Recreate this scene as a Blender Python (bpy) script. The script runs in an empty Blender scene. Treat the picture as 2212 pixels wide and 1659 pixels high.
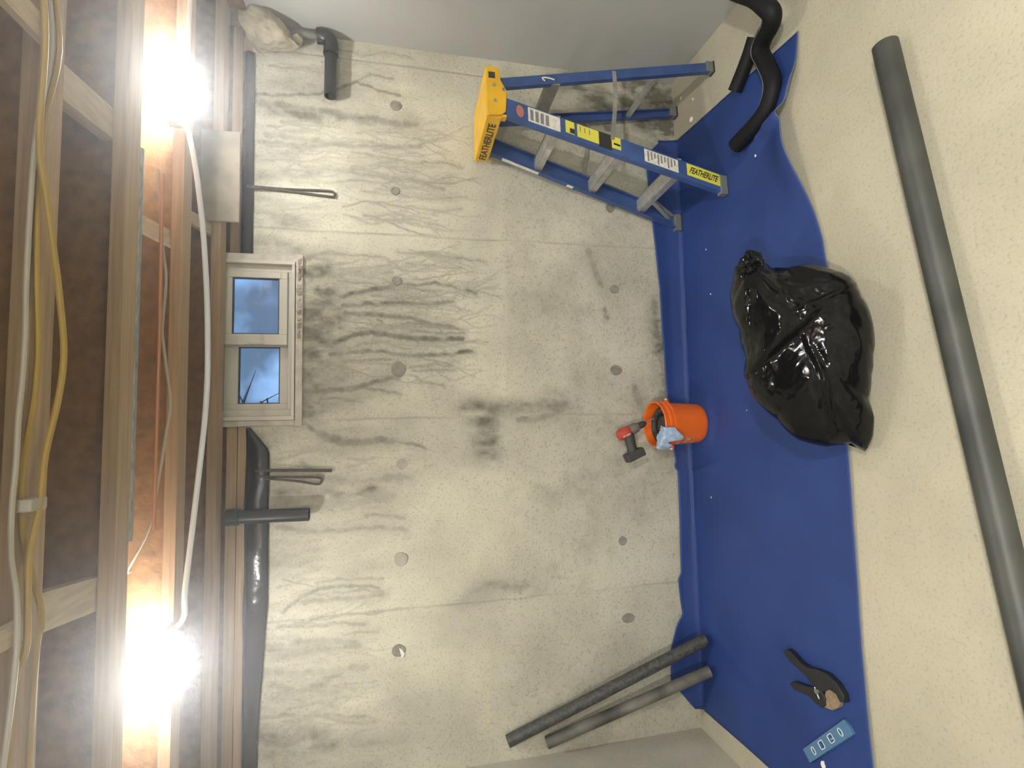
import bpy, bmesh, math, random
import numpy as np
from mathutils import Vector, Matrix, noise

S = bpy.context.scene
COL = S.collection
random.seed(7)
PI = math.pi

# ---------------------------------------------------------------- camera
cam_data = bpy.data.cameras.new('camera')
cam_data.sensor_fit = 'HORIZONTAL'
cam_data.sensor_width = 36.0
cam_data.lens = 36.0 * 1100.0 / 2212.0
cam_data.clip_start = 0.02
cam = bpy.data.objects.new('camera', cam_data)
COL.objects.link(cam)
# a phone held sideways: the picture's left is the room's up
R = Matrix(((-0.02152707, 0.99732420, -0.06986430),
            (-0.22046437, -0.07289572, -0.97266730),
            (-0.97515745, -0.00553609, 0.22144368)))
cam.matrix_world = Matrix.Translation((0, 0, 1.58)) @ R.to_4x4()
S.camera = cam

# ---------------------------------------------------------------- world: dusk sky
w = bpy.data.worlds.new('dusk_sky')
S.world = w
w.use_nodes = True
nt = w.node_tree
nt.nodes.clear()
out = nt.nodes.new('ShaderNodeOutputWorld')
bg = nt.nodes.new('ShaderNodeBackground')
tc = nt.nodes.new('ShaderNodeTexCoord')
nz = nt.nodes.new('ShaderNodeTexNoise')
nz.inputs['Scale'].default_value = 9.0
nz.inputs['Detail'].default_value = 7.0
rp = nt.nodes.new('ShaderNodeValToRGB')
rp.color_ramp.elements[0].position = 0.50
rp.color_ramp.elements[0].color = (0.034, 0.060, 0.102, 1)
rp.color_ramp.elements[1].position = 0.72
rp.color_ramp.elements[1].color = (0.13, 0.23, 0.40, 1)
nt.links.new(tc.outputs['Generated'], nz.inputs['Vector'])
nt.links.new(nz.outputs['Fac'], rp.inputs['Fac'])
nt.links.new(rp.outputs['Color'], bg.inputs['Color'])
bg.inputs['Strength'].default_value = 1.0
nt.links.new(bg.outputs['Background'], out.inputs['Surface'])

# ---------------------------------------------------------------- exposure
S.view_settings.view_transform = 'Standard'
S.view_settings.look = 'None'
S.view_settings.gamma = 1.0
S.view_settings.use_curve_mapping = False
S.view_settings.exposure = 2.12
S.cycles.max_bounces = 6
S.cycles.diffuse_bounces = 4
S.cycles.volume_bounces = 0
S.cycles.adaptive_threshold = 0.05
S.cycles.sample_clamp_indirect = 6.0
BULB = 225.0            # radiance of the two bare bulbs in view
REAR_FILL = 1120.0  # radiance of the two bulbs added behind the camera as fill
BULB_COLOR = (0.97, 0.975, 0.95, 1)

# ---------------------------------------------------------------- materials
def mat(name, color, rough=0.6, metal=0.0, vary=0.0, scale=8.0, bump=0.0, bscale=60.0,
        spec=0.5, emit=None, color2=None, stretch=None, coat=0.0):
    m = bpy.data.materials.new(name)
    m.use_nodes = True
    t = m.node_tree
    b = t.nodes['Principled BSDF']
    b.inputs['Base Color'].default_value = (*color, 1)
    b.inputs['Roughness'].default_value = rough
    b.inputs['Metallic'].default_value = metal
    b.inputs['Specular IOR Level'].default_value = spec
    b.inputs['Coat Weight'].default_value = coat
    if vary > 0 or bump > 0:
        tc = t.nodes.new('ShaderNodeTexCoord')
        src = tc.outputs['Object']
        if stretch:
            mp = t.nodes.new('ShaderNodeMapping')
            mp.inputs['Scale'].default_value = stretch
            t.links.new(src, mp.inputs['Vector'])
            src = mp.outputs['Vector']
    if vary > 0:
        n = t.nodes.new('ShaderNodeTexNoise')
        n.inputs['Scale'].default_value = scale
        n.inputs['Detail'].default_value = 6
        t.links.new(src, n.inputs['Vector'])
        r = t.nodes.new('ShaderNodeValToRGB')
        c2 = color2 or tuple(min(1, c * (1 + vary)) for c in color)
        c1 = tuple(c * (1 - vary) for c in color) if not color2 else color
        r.color_ramp.elements[0].position = 0.35
        r.color_ramp.elements[1].position = 0.65
        r.color_ramp.elements[0].color = (*c1, 1)
        r.color_ramp.elements[1].color = (*c2, 1)
        t.links.new(n.outputs['Fac'], r.inputs['Fac'])
        t.links.new(r.outputs['Color'], b.inputs['Base Color'])
    if bump > 0:
        n2 = t.nodes.new('ShaderNodeTexNoise')
        n2.inputs['Scale'].default_value = bscale
        n2.inputs['Detail'].default_value = 4
        t.links.new(src, n2.inputs['Vector'])
        bp = t.nodes.new('ShaderNodeBump')
        bp.inputs['Strength'].default_value = bump
        bp.inputs['Distance'].default_value = 0.01
        t.links.new(n2.outputs['Fac'], bp.inputs['Height'])
        t.links.new(bp.outputs['Normal'], b.inputs['Normal'])
    if emit:
        b.inputs['Emission Color'].default_value = emit[0]
        b.inputs['Emission Strength'].default_value = emit[1]
    return m


def concrete(name, base, dark, speck, rough=0.85, scale=2.2, attr=None, wetcol=None, split_z=None):
    """poured concrete: cloudy tone, fine aggregate specks, and (for the stained wall) a stain attribute"""
    m = bpy.data.materials.new(name)
    m.use_nodes = True
    t = m.node_tree
    L = t.links.new
    b = t.nodes['Principled BSDF']
    b.inputs['Roughness'].default_value = rough
    b.inputs['Specular IOR Level'].default_value = 0.3
    tc = t.nodes.new('ShaderNodeTexCoord')
    P = tc.outputs['Object']
    n = t.nodes.new('ShaderNodeTexNoise')
    n.inputs['Scale'].default_value = scale
    n.inputs['Detail'].default_value = 8
    n.inputs['Roughness'].default_value = 0.62
    L(P, n.inputs['Vector'])
    r = t.nodes.new('ShaderNodeValToRGB')
    r.color_ramp.elements[0].position = 0.33
    r.color_ramp.elements[1].position = 0.62
    r.color_ramp.elements[0].color = (*dark, 1)
    r.color_ramp.elements[1].color = (*base, 1)
    L(n.outputs['Fac'], r.inputs['Fac'])
    n2 = t.nodes.new('ShaderNodeTexNoise')
    n2.inputs['Scale'].default_value = 95
    n2.inputs['Detail'].default_value = 3
    L(P, n2.inputs['Vector'])
    r2 = t.nodes.new('ShaderNodeValToRGB')
    r2.color_ramp.elements[0].position = 0.30
    r2.color_ramp.elements[1].position = 0.46
    r2.color_ramp.elements[0].color = (1 - speck, 1 - speck, 1 - speck, 1)
    r2.color_ramp.elements[1].color = (1, 1, 1, 1)
    L(n2.outputs['Fac'], r2.inputs['Fac'])
    mx = t.nodes.new('ShaderNodeMix')
    mx.data_type = 'RGBA'
    mx.blend_type = 'MULTIPLY'
    mx.inputs[0].default_value = 1.0
    L(r.outputs['Color'], mx.inputs[6])
    L(r2.outputs['Color'], mx.inputs[7])
    colr = mx.outputs[2]
    if attr:
        a = t.nodes.new('ShaderNodeAttribute')
        a.attribute_name = attr
        n3 = t.nodes.new('ShaderNodeTexNoise')
        n3.inputs['Scale'].default_value = 38
        n3.inputs['Detail'].default_value = 5
        L(P, n3.inputs['Vector'])
        ma = t.nodes.new('ShaderNodeMath')
        ma.operation = 'MULTIPLY_ADD'
        ma.inputs[1].default_value = 0.9
        ma.inputs[2].default_value = 0.58
        L(n3.outputs['Fac'], ma.inputs[0])
        mm = t.nodes.new('ShaderNodeMath')
        mm.operation = 'MULTIPLY'
        mm.use_clamp = True
        L(a.outputs['Fac'], mm.inputs[0])
        L(ma.outputs[0], mm.inputs[1])
        mx2 = t.nodes.new('ShaderNodeMix')
        mx2.data_type = 'RGBA'
        L(mm.outputs[0], mx2.inputs[0])
        L(colr, mx2.inputs[6])
        mx2.inputs[7].default_value = (*wetcol, 1)
        colr = mx2.outputs[2]
    L(colr, b.inputs['Base Color'])
    bp = t.nodes.new('ShaderNodeBump')
    bp.inputs['Strength'].default_value = 0.25
    bp.inputs['Distance'].default_value = 0.006
    L(n2.outputs['Fac'], bp.inputs['Height'])
    L(bp.outputs['Normal'], b.inputs['Normal'])
    return m


M = {}
M['wall'] = concrete('poured_concrete', (0.64, 0.62, 0.50), (0.475, 0.457, 0.37), 0.30, attr='stain', wetcol=(0.15, 0.14, 0.11))
M['wall_plain'] = concrete('side_concrete', (0.50, 0.48, 0.395), (0.38, 0.365, 0.305), 0.14)
M['floor'] = concrete('slab_concrete', (0.50, 0.468, 0.350), (0.415, 0.388, 0.29), 0.18, scale=1.7)
M['paint'] = mat('white_wall_paint', (0.42, 0.422, 0.405), 0.75, vary=0.05, scale=1.5, bump=0.06, bscale=90)
M['patch'] = mat('grey_patch_mortar', (0.25, 0.235, 0.20), 0.9, vary=0.18, scale=40, bump=0.3, bscale=120)
M['patch_pale'] = mat('pale_patch_mortar', (0.40, 0.37, 0.305), 0.9, vary=0.12, scale=40, bump=0.3, bscale=120)
M['fin'] = mat('joint_fin_concrete', (0.30, 0.275, 0.225), 0.9, vary=0.3, scale=18)
M['osb'] = mat('strand_board', (0.27, 0.148, 0.052), 0.75, vary=0.2, scale=26, bump=0.25, bscale=50)
M['subfloor'] = mat('subfloor_board', (0.19, 0.125, 0.068), 0.8, vary=0.25, scale=22)
M['flange'] = mat('pale_spruce', (0.42, 0.29, 0.165), 0.7, vary=0.14, scale=7, stretch=(0.5, 12, 12))
M['block'] = mat('block_spruce', (0.52, 0.42, 0.28), 0.7, vary=0.12, scale=9, stretch=(8, 1, 8))
M['rim_patch'] = mat('grey_sheathing', (0.30, 0.255, 0.185), 0.8, vary=0.14, scale=12)
M['bulb'] = mat('lit_bulb', (1, 1, 1), 0.4, emit=(BULB_COLOR, BULB))
M['rear_fill'] = mat('lit_rear_fill', (1, 1, 1), 0.4, emit=(BULB_COLOR, REAR_FILL))
M['porcelain'] = mat('white_porcelain', (0.78, 0.77, 0.73), 0.3)
M['galv'] = mat('galvanised_steel', (0.36, 0.37, 0.36), 0.5, 0.6, vary=0.3, scale=30, stretch=(1, 8, 8))
M['black_plastic'] = mat('black_pipe_plastic', (0.012, 0.0125, 0.012), 0.4, vary=0.3, scale=20)
M['dusty_black'] = mat('dusty_black_plastic', (0.038, 0.040, 0.035), 0.5, vary=0.25, scale=6, color2=(0.066, 0.068, 0.059))
M['dust_speckle'] = mat('speckled_black_plastic', (0.026, 0.027, 0.025), 0.5, vary=0.3, scale=60, color2=(0.085, 0.083, 0.075))
M['grey_dust'] = mat('dust_coated_plastic', (0.045, 0.045, 0.040), 0.6, vary=0.3, scale=5, color2=(0.20, 0.185, 0.155))
M['foam_black'] = mat('black_foam_rubber', (0.006, 0.006, 0.0065), 0.6, spec=0.25, bump=0.15, bscale=80)
M['poly'] = mat('black_polyethylene', (0.016, 0.017, 0.019), 0.22, bump=0.5, bscale=16)
M['bag'] = mat('black_bag_film', (0.004, 0.004, 0.0045), 0.14, bump=0.5, bscale=8, spec=0.26)
for _n in M['bag'].node_tree.nodes:
    if _n.type == 'TEX_NOISE':
        _n.noise_type = 'RIDGED_MULTIFRACTAL'
        _n.inputs['Distortion'].default_value = 1.2
M['tarp'] = mat('blue_tarp', (0.020, 0.049, 0.195), 0.5, vary=0.12, scale=3.0, bump=0.10, bscale=30, spec=0.35)
M['tarp_edge'] = mat('blue_tarp_hem', (0.10, 0.13, 0.24), 0.5)
M['blue_frp'] = mat('blue_fibreglass', (0.040, 0.085, 0.245), 0.42, vary=0.16, scale=14)
M['alu'] = mat('worn_aluminium', (0.56, 0.545, 0.50), 0.45, 0.55, vary=0.14, scale=22, bump=0.1, bscale=90)
M['alu_dark'] = mat('dull_aluminium', (0.34, 0.33, 0.30), 0.5, 0.5, vary=0.2, scale=14)
M['yellow'] = mat('yellow_ladder_plastic', (0.80, 0.46, 0.012), 0.4, vary=0.08, scale=12)
M['label_yellow'] = mat('yellow_label', (0.66, 0.62, 0.07), 0.5)
M['label_white'] = mat('white_label', (0.66, 0.64, 0.58), 0.6, vary=0.15, scale=60)
M['ink'] = mat('black_ink', (0.02, 0.02, 0.018), 0.6)
M['ink_grey'] = mat('grey_ink', (0.20, 0.20, 0.19), 0.7)
M['rubber'] = mat('grey_rubber', (0.16, 0.175, 0.165), 0.6)
M['dark_rubber'] = mat('dark_rubber', (0.03, 0.032, 0.034), 0.6)
M['vinyl'] = mat('cream_vinyl', (0.61, 0.575, 0.485), 0.4)
M['gasket'] = mat('dark_glazing_gasket', (0.035, 0.045, 0.09), 0.5)
M['peeling'] = mat('peeling_paint', (0.52, 0.47, 0.39), 0.8, vary=0.3, scale=26, color2=(0.16, 0.09, 0.05))
M['peel_pale'] = mat('dirty_cream_board', (0.56, 0.52, 0.44), 0.7, vary=0.14, scale=22)
M['orange'] = mat('orange_bucket_plastic', (0.80, 0.145, 0.012), 0.38, vary=0.07, scale=9)
M['decal'] = mat('faded_white_decal', (0.62, 0.30, 0.20), 0.5, vary=0.35, scale=45)
M['tool_red'] = mat('red_tool_plastic', (0.42, 0.055, 0.035), 0.45)
M['tool_dark'] = mat('dark_tool_rubber', (0.045, 0.042, 0.038), 0.6)
M['tool_grey'] = mat('grey_tool_housing', (0.17, 0.15, 0.13), 0.5)
M['rag'] = mat('pale_blue_cloth', (0.36, 0.47, 0.64), 0.9, vary=0.2, scale=40, bump=0.3, bscale=60)
M['coil'] = mat('dark_hose_rubber', (0.05, 0.045, 0.036), 0.6, vary=0.3, scale=30)
M['foam'] = mat('cream_spray_foam', (0.34, 0.305, 0.215), 0.9, vary=0.22, scale=18, bump=0.6, bscale=30)
M['rust'] = mat('rusty_wire', (0.085, 0.070, 0.058), 0.8, vary=0.4, scale=40)
M['white_cable'] = mat('white_cable_jacket', (0.66, 0.68, 0.72), 0.5)
M['yellow_cable'] = mat('yellow_cable_jacket', (0.36, 0.235, 0.04), 0.6)
M['cream_cable'] = mat('cream_cable_jacket', (0.40, 0.36, 0.28), 0.6)
M['copper'] = mat('dull_copper', (0.50, 0.24, 0.12), 0.45, 0.5)
M['level_blue'] = mat('blue_level_plastic', (0.085, 0.19, 0.33), 0.35)
M['level_rim'] = mat('white_level_bezel', (0.72, 0.74, 0.74), 0.4)
M['vial'] = mat('grey_vial', (0.30, 0.36, 0.36), 0.2)
M['clamp'] = mat('black_nylon', (0.016, 0.016, 0.018), 0.5)
M['clamp_pad'] = mat('tan_clamp_pad', (0.27, 0.19, 0.12), 0.7, vary=0.2, scale=60)
M['steel'] = mat('bright_steel', (0.6, 0.6, 0.6), 0.3, 0.9)
M['plaster'] = mat('white_plaster', (0.80, 0.78, 0.72), 0.9)
M['bark'] = mat('dark_bark', (0.035, 0.04, 0.05), 0.9)
M['ground'] = mat('dusk_lawn', (0.05, 0.07, 0.03), 0.95, vary=0.3, scale=6)


def glass_mat():
    m = bpy.data.materials.new('window_glass')
    m.use_nodes = True
    t = m.node_tree
    t.nodes.clear()
    o = t.nodes.new('ShaderNodeOutputMaterial')
    tr = t.nodes.new('ShaderNodeBsdfTransparent')
    tr.inputs['Color'].default_value = (0.90, 0.93, 0.95, 1)
    gl = t.nodes.new('ShaderNodeBsdfGlossy')
    gl.inputs['Roughness'].default_value = 0.02
    fr = t.nodes.new('ShaderNodeFresnel')
    fr.inputs['IOR'].default_value = 1.45
    mx = t.nodes.new('ShaderNodeMixShader')
    t.links.new(fr.outputs[0], mx.inputs[0])
    t.links.new(tr.outputs[0], mx.inputs[1])
    t.links.new(gl.outputs[0], mx.inputs[2])
    # dust smears on the outside of the pane
    n = t.nodes.new('ShaderNodeTexNoise')
    n.inputs['Scale'].default_value = 24
    n.inputs['Detail'].default_value = 6
    tc = t.nodes.new('ShaderNodeTexCoord')
    t.links.new(tc.outputs['Object'], n.inputs['Vector'])
    r = t.nodes.new('ShaderNodeValToRGB')
    r.color_ramp.elements[0].position = 0.60
    r.color_ramp.elements[1].position = 0.74
    r.color_ramp.elements[0].color = (0.06, 0.06, 0.06, 1)
    r.color_ramp.elements[1].color = (0.34, 0.34, 0.34, 1)
    t.links.new(n.outputs['Fac'], r.inputs['Fac'])
    d = t.nodes.new('ShaderNodeBsdfDiffuse')
    d.inputs['Color'].default_value = (0.55, 0.58, 0.62, 1)
    mx2 = t.nodes.new('ShaderNodeMixShader')
    t.links.new(r.outputs['Color'], mx2.inputs[0])
    t.links.new(mx.outputs[0], mx2.inputs[1])
    t.links.new(d.outputs[0], mx2.inputs[2])
    t.links.new(mx2.outputs[0], o.inputs['Surface'])
    return m


M['glass'] = glass_mat()


# ---------------------------------------------------------------- building helpers
class MB:
    """collects vertices and faces for ONE mesh object"""
    def __init__(self):
        self.v = []
        self.f = []

    def add(self, vs, fs):
        k = len(self.v)
        self.v += [tuple(p) for p in vs]
        self.f += [tuple(i + k for i in q) for q in fs]
        return self

    def box(self, a, b, mtx=None):
        (x0, y0, z0), (x1, y1, z1) = a, b
        vs = [Vector(p) for p in ((x0, y0, z0), (x1, y0, z0), (x1, y1, z0), (x0, y1, z0),
                                  (x0, y0, z1), (x1, y0, z1), (x1, y1, z1), (x0, y1, z1))]
        if mtx:
            vs = [mtx @ p for p in vs]
        return self.add(vs, [(0, 3, 2, 1), (4, 5, 6, 7), (0, 1, 5, 4), (1, 2, 6, 5), (2, 3, 7, 6), (3, 0, 4, 7)])

    def bar(self, a, b, wdt, hgt, up=(0, 0, 1)):
        """rectangular bar from a to b; hgt along up, wdt across"""
        a, b = Vector(a), Vector(b)
        d = (b - a).normalized()
        u = Vector(up)
        s = d.cross(u).normalized()
        u = s.cross(d).normalized()
        vs = []
        for p in (a, b):
            for i, j in ((-1, -1), (1, -1), (1, 1), (-1, 1)):
                vs.append(p + s * (i * wdt / 2) + u * (j * hgt / 2))
        return self.add(vs, [(0, 1, 2, 3), (7, 6, 5, 4), (0, 4, 5, 1), (1, 5, 6, 2), (2, 6, 7, 3), (3, 7, 4, 0)])

    def prism(self, pts, ext, mtx=None):
        """closed outline (list of 3-D points) pushed along the vector ext"""
        e = Vector(ext)
        vs = [Vector(p) for p in pts] + [Vector(p) + e for p in pts]
        if mtx:
            vs = [mtx @ p for p in vs]
        n = len(pts)
        fs = [tuple(range(n - 1, -1, -1)), tuple(range(n, 2 * n))]
        fs += [(i, (i + 1) % n, n + (i + 1) % n, n + i) for i in range(n)]
        return self.add(vs, fs)

    def tube(self, path, r, n=12, cap=True, hollow=0.0):
        path = [Vector(p) for p in path]
        rs = r if isinstance(r, (list, tuple)) else [r] * len(path)
        T = []
        for i in range(len(path)):
            T.append((path[min(i + 1, len(path) - 1)] - path[max(i - 1, 0)]).normalized())
        ref = Vector((0, 0, 1)) if abs(T[0].z) < 0.9 else Vector((1, 0, 0))
        u = T[0].cross(ref).normalized()
        rings = []
        for p, t, rr in zip(path, T, rs):
            u = (u - t * u.dot(t)).normalized()
            v = t.cross(u)
            rings.append([(p + (u * math.cos(2 * PI * k / n) + v * math.sin(2 * PI * k / n)) * rr,
                           p + (u * math.cos(2 * PI * k / n) + v * math.sin(2 * PI * k / n)) * max(rr - hollow, rr * .1)) for k in range(n)])
        vs = [q[0] for ring in rings for q in ring]
        fs = []
        m = len(rings)
        for i in range(m - 1):
            for k in range(n):
                k2 = (k + 1) % n
                fs.append((i * n + k, i * n + k2, (i + 1) * n + k2, (i + 1) * n + k))
        if hollow:
            off = len(vs)
            vs += [q[1] for ring in rings for q in ring]
            for i in range(m - 1):
                for k in range(n):
                    k2 = (k + 1) % n
                    fs.append((off + i * n + k2, off + i * n + k, off + (i + 1) * n + k, off + (i + 1) * n + k2))
            for k in range(n):
                k2 = (k + 1) % n
                fs.append((k2, k, off + k, off + k2))
                j = (m - 1) * n
                fs.append((j + k, j + k2, off + j + k2, off + j + k))
        elif cap:
            fs.append(tuple(range(n - 1, -1, -1)))
            fs.append(tuple((m - 1) * n + k for k in range(n)))
        return self.add(vs, fs)

    def lathe(self, prof, n=24, mtx=None):
        """profile [(radius, z)] turned about z"""
        vs, fs = [], []
        for (r, z) in prof:
            for k in range(n):
                vs.append(Vector((r * math.cos(2 * PI * k / n), r * math.sin(2 * PI * k / n), z)))
        for i in range(len(prof) - 1):
            for k in range(n):
                k2 = (k + 1) % n
                fs.append((i * n + k, i * n + k2, (i + 1) * n + k2, (i + 1) * n + k))
        if mtx:
            vs = [mtx @ p for p in vs]
        return self.add(vs, fs)

    def build(self, name, m, parent=None, smooth=False, bevel=0.0, loc=None, angle=40):
        me = bpy.data.meshes.new(name)
        me.from_pydata([tuple(p) for p in self.v], [], self.f)
        me.update()
        bm = bmesh.new()
        bm.from_mesh(me)
        bmesh.ops.recalc_face_normals(bm, faces=bm.faces)
        bm.to_mesh(me)
        bm.free()
        me.materials.append(m)
        if smooth:
            me.polygons.foreach_set('use_smooth', [True] * len(me.polygons))
            try:
                me.set_sharp_from_angle(angle=math.radians(angle))
            except Exception:
                pass
        o = bpy.data.objects.new(name, me)
        COL.objects.link(o)
        if parent:
            o.parent = parent
        if loc:
            o.location = loc
        if bevel:
            bv = o.modifiers.new('bevel', 'BEVEL')
            bv.width = bevel
            bv.segments = 2
            bv.limit_method = 'ANGLE'
        return o


def thing(name, label, cat, loc=(0, 0, 0), rz=0.0, group=None):
    o = bpy.data.objects.new(name, None)
    o.empty_display_size = 0.1
    COL.objects.link(o)
    o.location = loc
    o.rotation_euler = (0, 0, rz)
    return tag(o, label, cat, group)


def tag(o, label, cat, group=None):
    o['label'] = label
    o['category'] = cat
    if group:
        o['group'] = group
    return o


def struct(o):
    o['kind'] = 'structure'
    return o


def smooth_path(pts, k=6):
    """Catmull-Rom through the points"""
    P = [Vector(p) for p in pts]
    P = [P[0] * 2 - P[1]] + P + [P[-1] * 2 - P[-2]]
    res = []
    for i in range(1, len(P) - 2):
        for j in range(k):
            t = j / k
            a, b, c, d = P[i - 1], P[i], P[i + 1], P[i + 2]
            res.append(0.5 * ((2 * b) + (c - a) * t + (2 * a - 5 * b + 4 * c - d) * t * t + (3 * b - a - 3 * c + d) * t ** 3))
    res.append(P[-2])
    return res


def curve_mesh(name, splines, depth, bevel, m, mtx, parent=None):
    """2-D outlines (first the outer one, then holes) filled and extruded, turned into a mesh"""
    cu = bpy.data.curves.new(name, 'CURVE')
    cu.dimensions = '2D'
    cu.fill_mode = 'BOTH'
    cu.extrude = depth / 2
    cu.bevel_depth = bevel
    for pts in splines:
        s = cu.splines.new('POLY')
        s.points.add(len(pts) - 1)
        for p, q in zip(s.points, pts):
            p.co = (q[0], q[1], 0, 1)
        s.use_cyclic_u = True
    return from_curve(name, cu, m, mtx, parent)


def from_curve(name, cu, m, mtx, parent=None):
    tmp = bpy.data.objects.new(name + '_tmp', cu)
    COL.objects.link(tmp)
    dg = bpy.context.evaluated_depsgraph_get()
    me = bpy.data.meshes.new_from_object(tmp.evaluated_get(dg))
    bpy.data.objects.remove(tmp)
    bpy.data.curves.remove(cu)
    me.name = name
    me.transform(mtx)
    me.materials.clear()
    me.materials.append(m)
    o = bpy.data.objects.new(name, me)
    COL.objects.link(o)
    if parent:
        o.parent = parent
    return o


def text_mesh(name, body, size, m, mtx, parent, shear=0.0, bold=0.0):
    cu = bpy.data.curves.new(name, 'FONT')
    cu.body = body
    cu.size = size
    cu.shear = shear
    cu.offset = bold
    cu.extrude = 0.0004
    cu.align_x = 'CENTER'
    cu.align_y = 'CENTER'
    return from_curve(name, cu, m, mtx, parent)


def frame_mtx(o, x, y):
    """matrix whose local x, y axes lie along the given directions at point o"""
    x = Vector(x).normalized()
    y = Vector(y)
    y = (y - x * y.dot(x)).normalized()
    z = x.cross(y)
    return Matrix(((x.x, y.x, z.x, o[0]), (x.y, y.y, z.y, o[1]), (x.z, y.z, z.z, o[2]), (0, 0, 0, 1)))


# ================================================================ THE SETTING
XL, XR, YB, YF = -1.665, 1.935, 2.566, -2.6     # inner faces of the walls
ZW = 2.25                                        # top of the concrete
ZJ, ZS = 2.34, 2.642                             # joist bottoms, subfloor

fl = MB().box((XL - .25, YF - .25, -0.12), (XR + .25, YB + .25, 0.0)).build('floor', M['floor'])
struct(fl)

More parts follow.
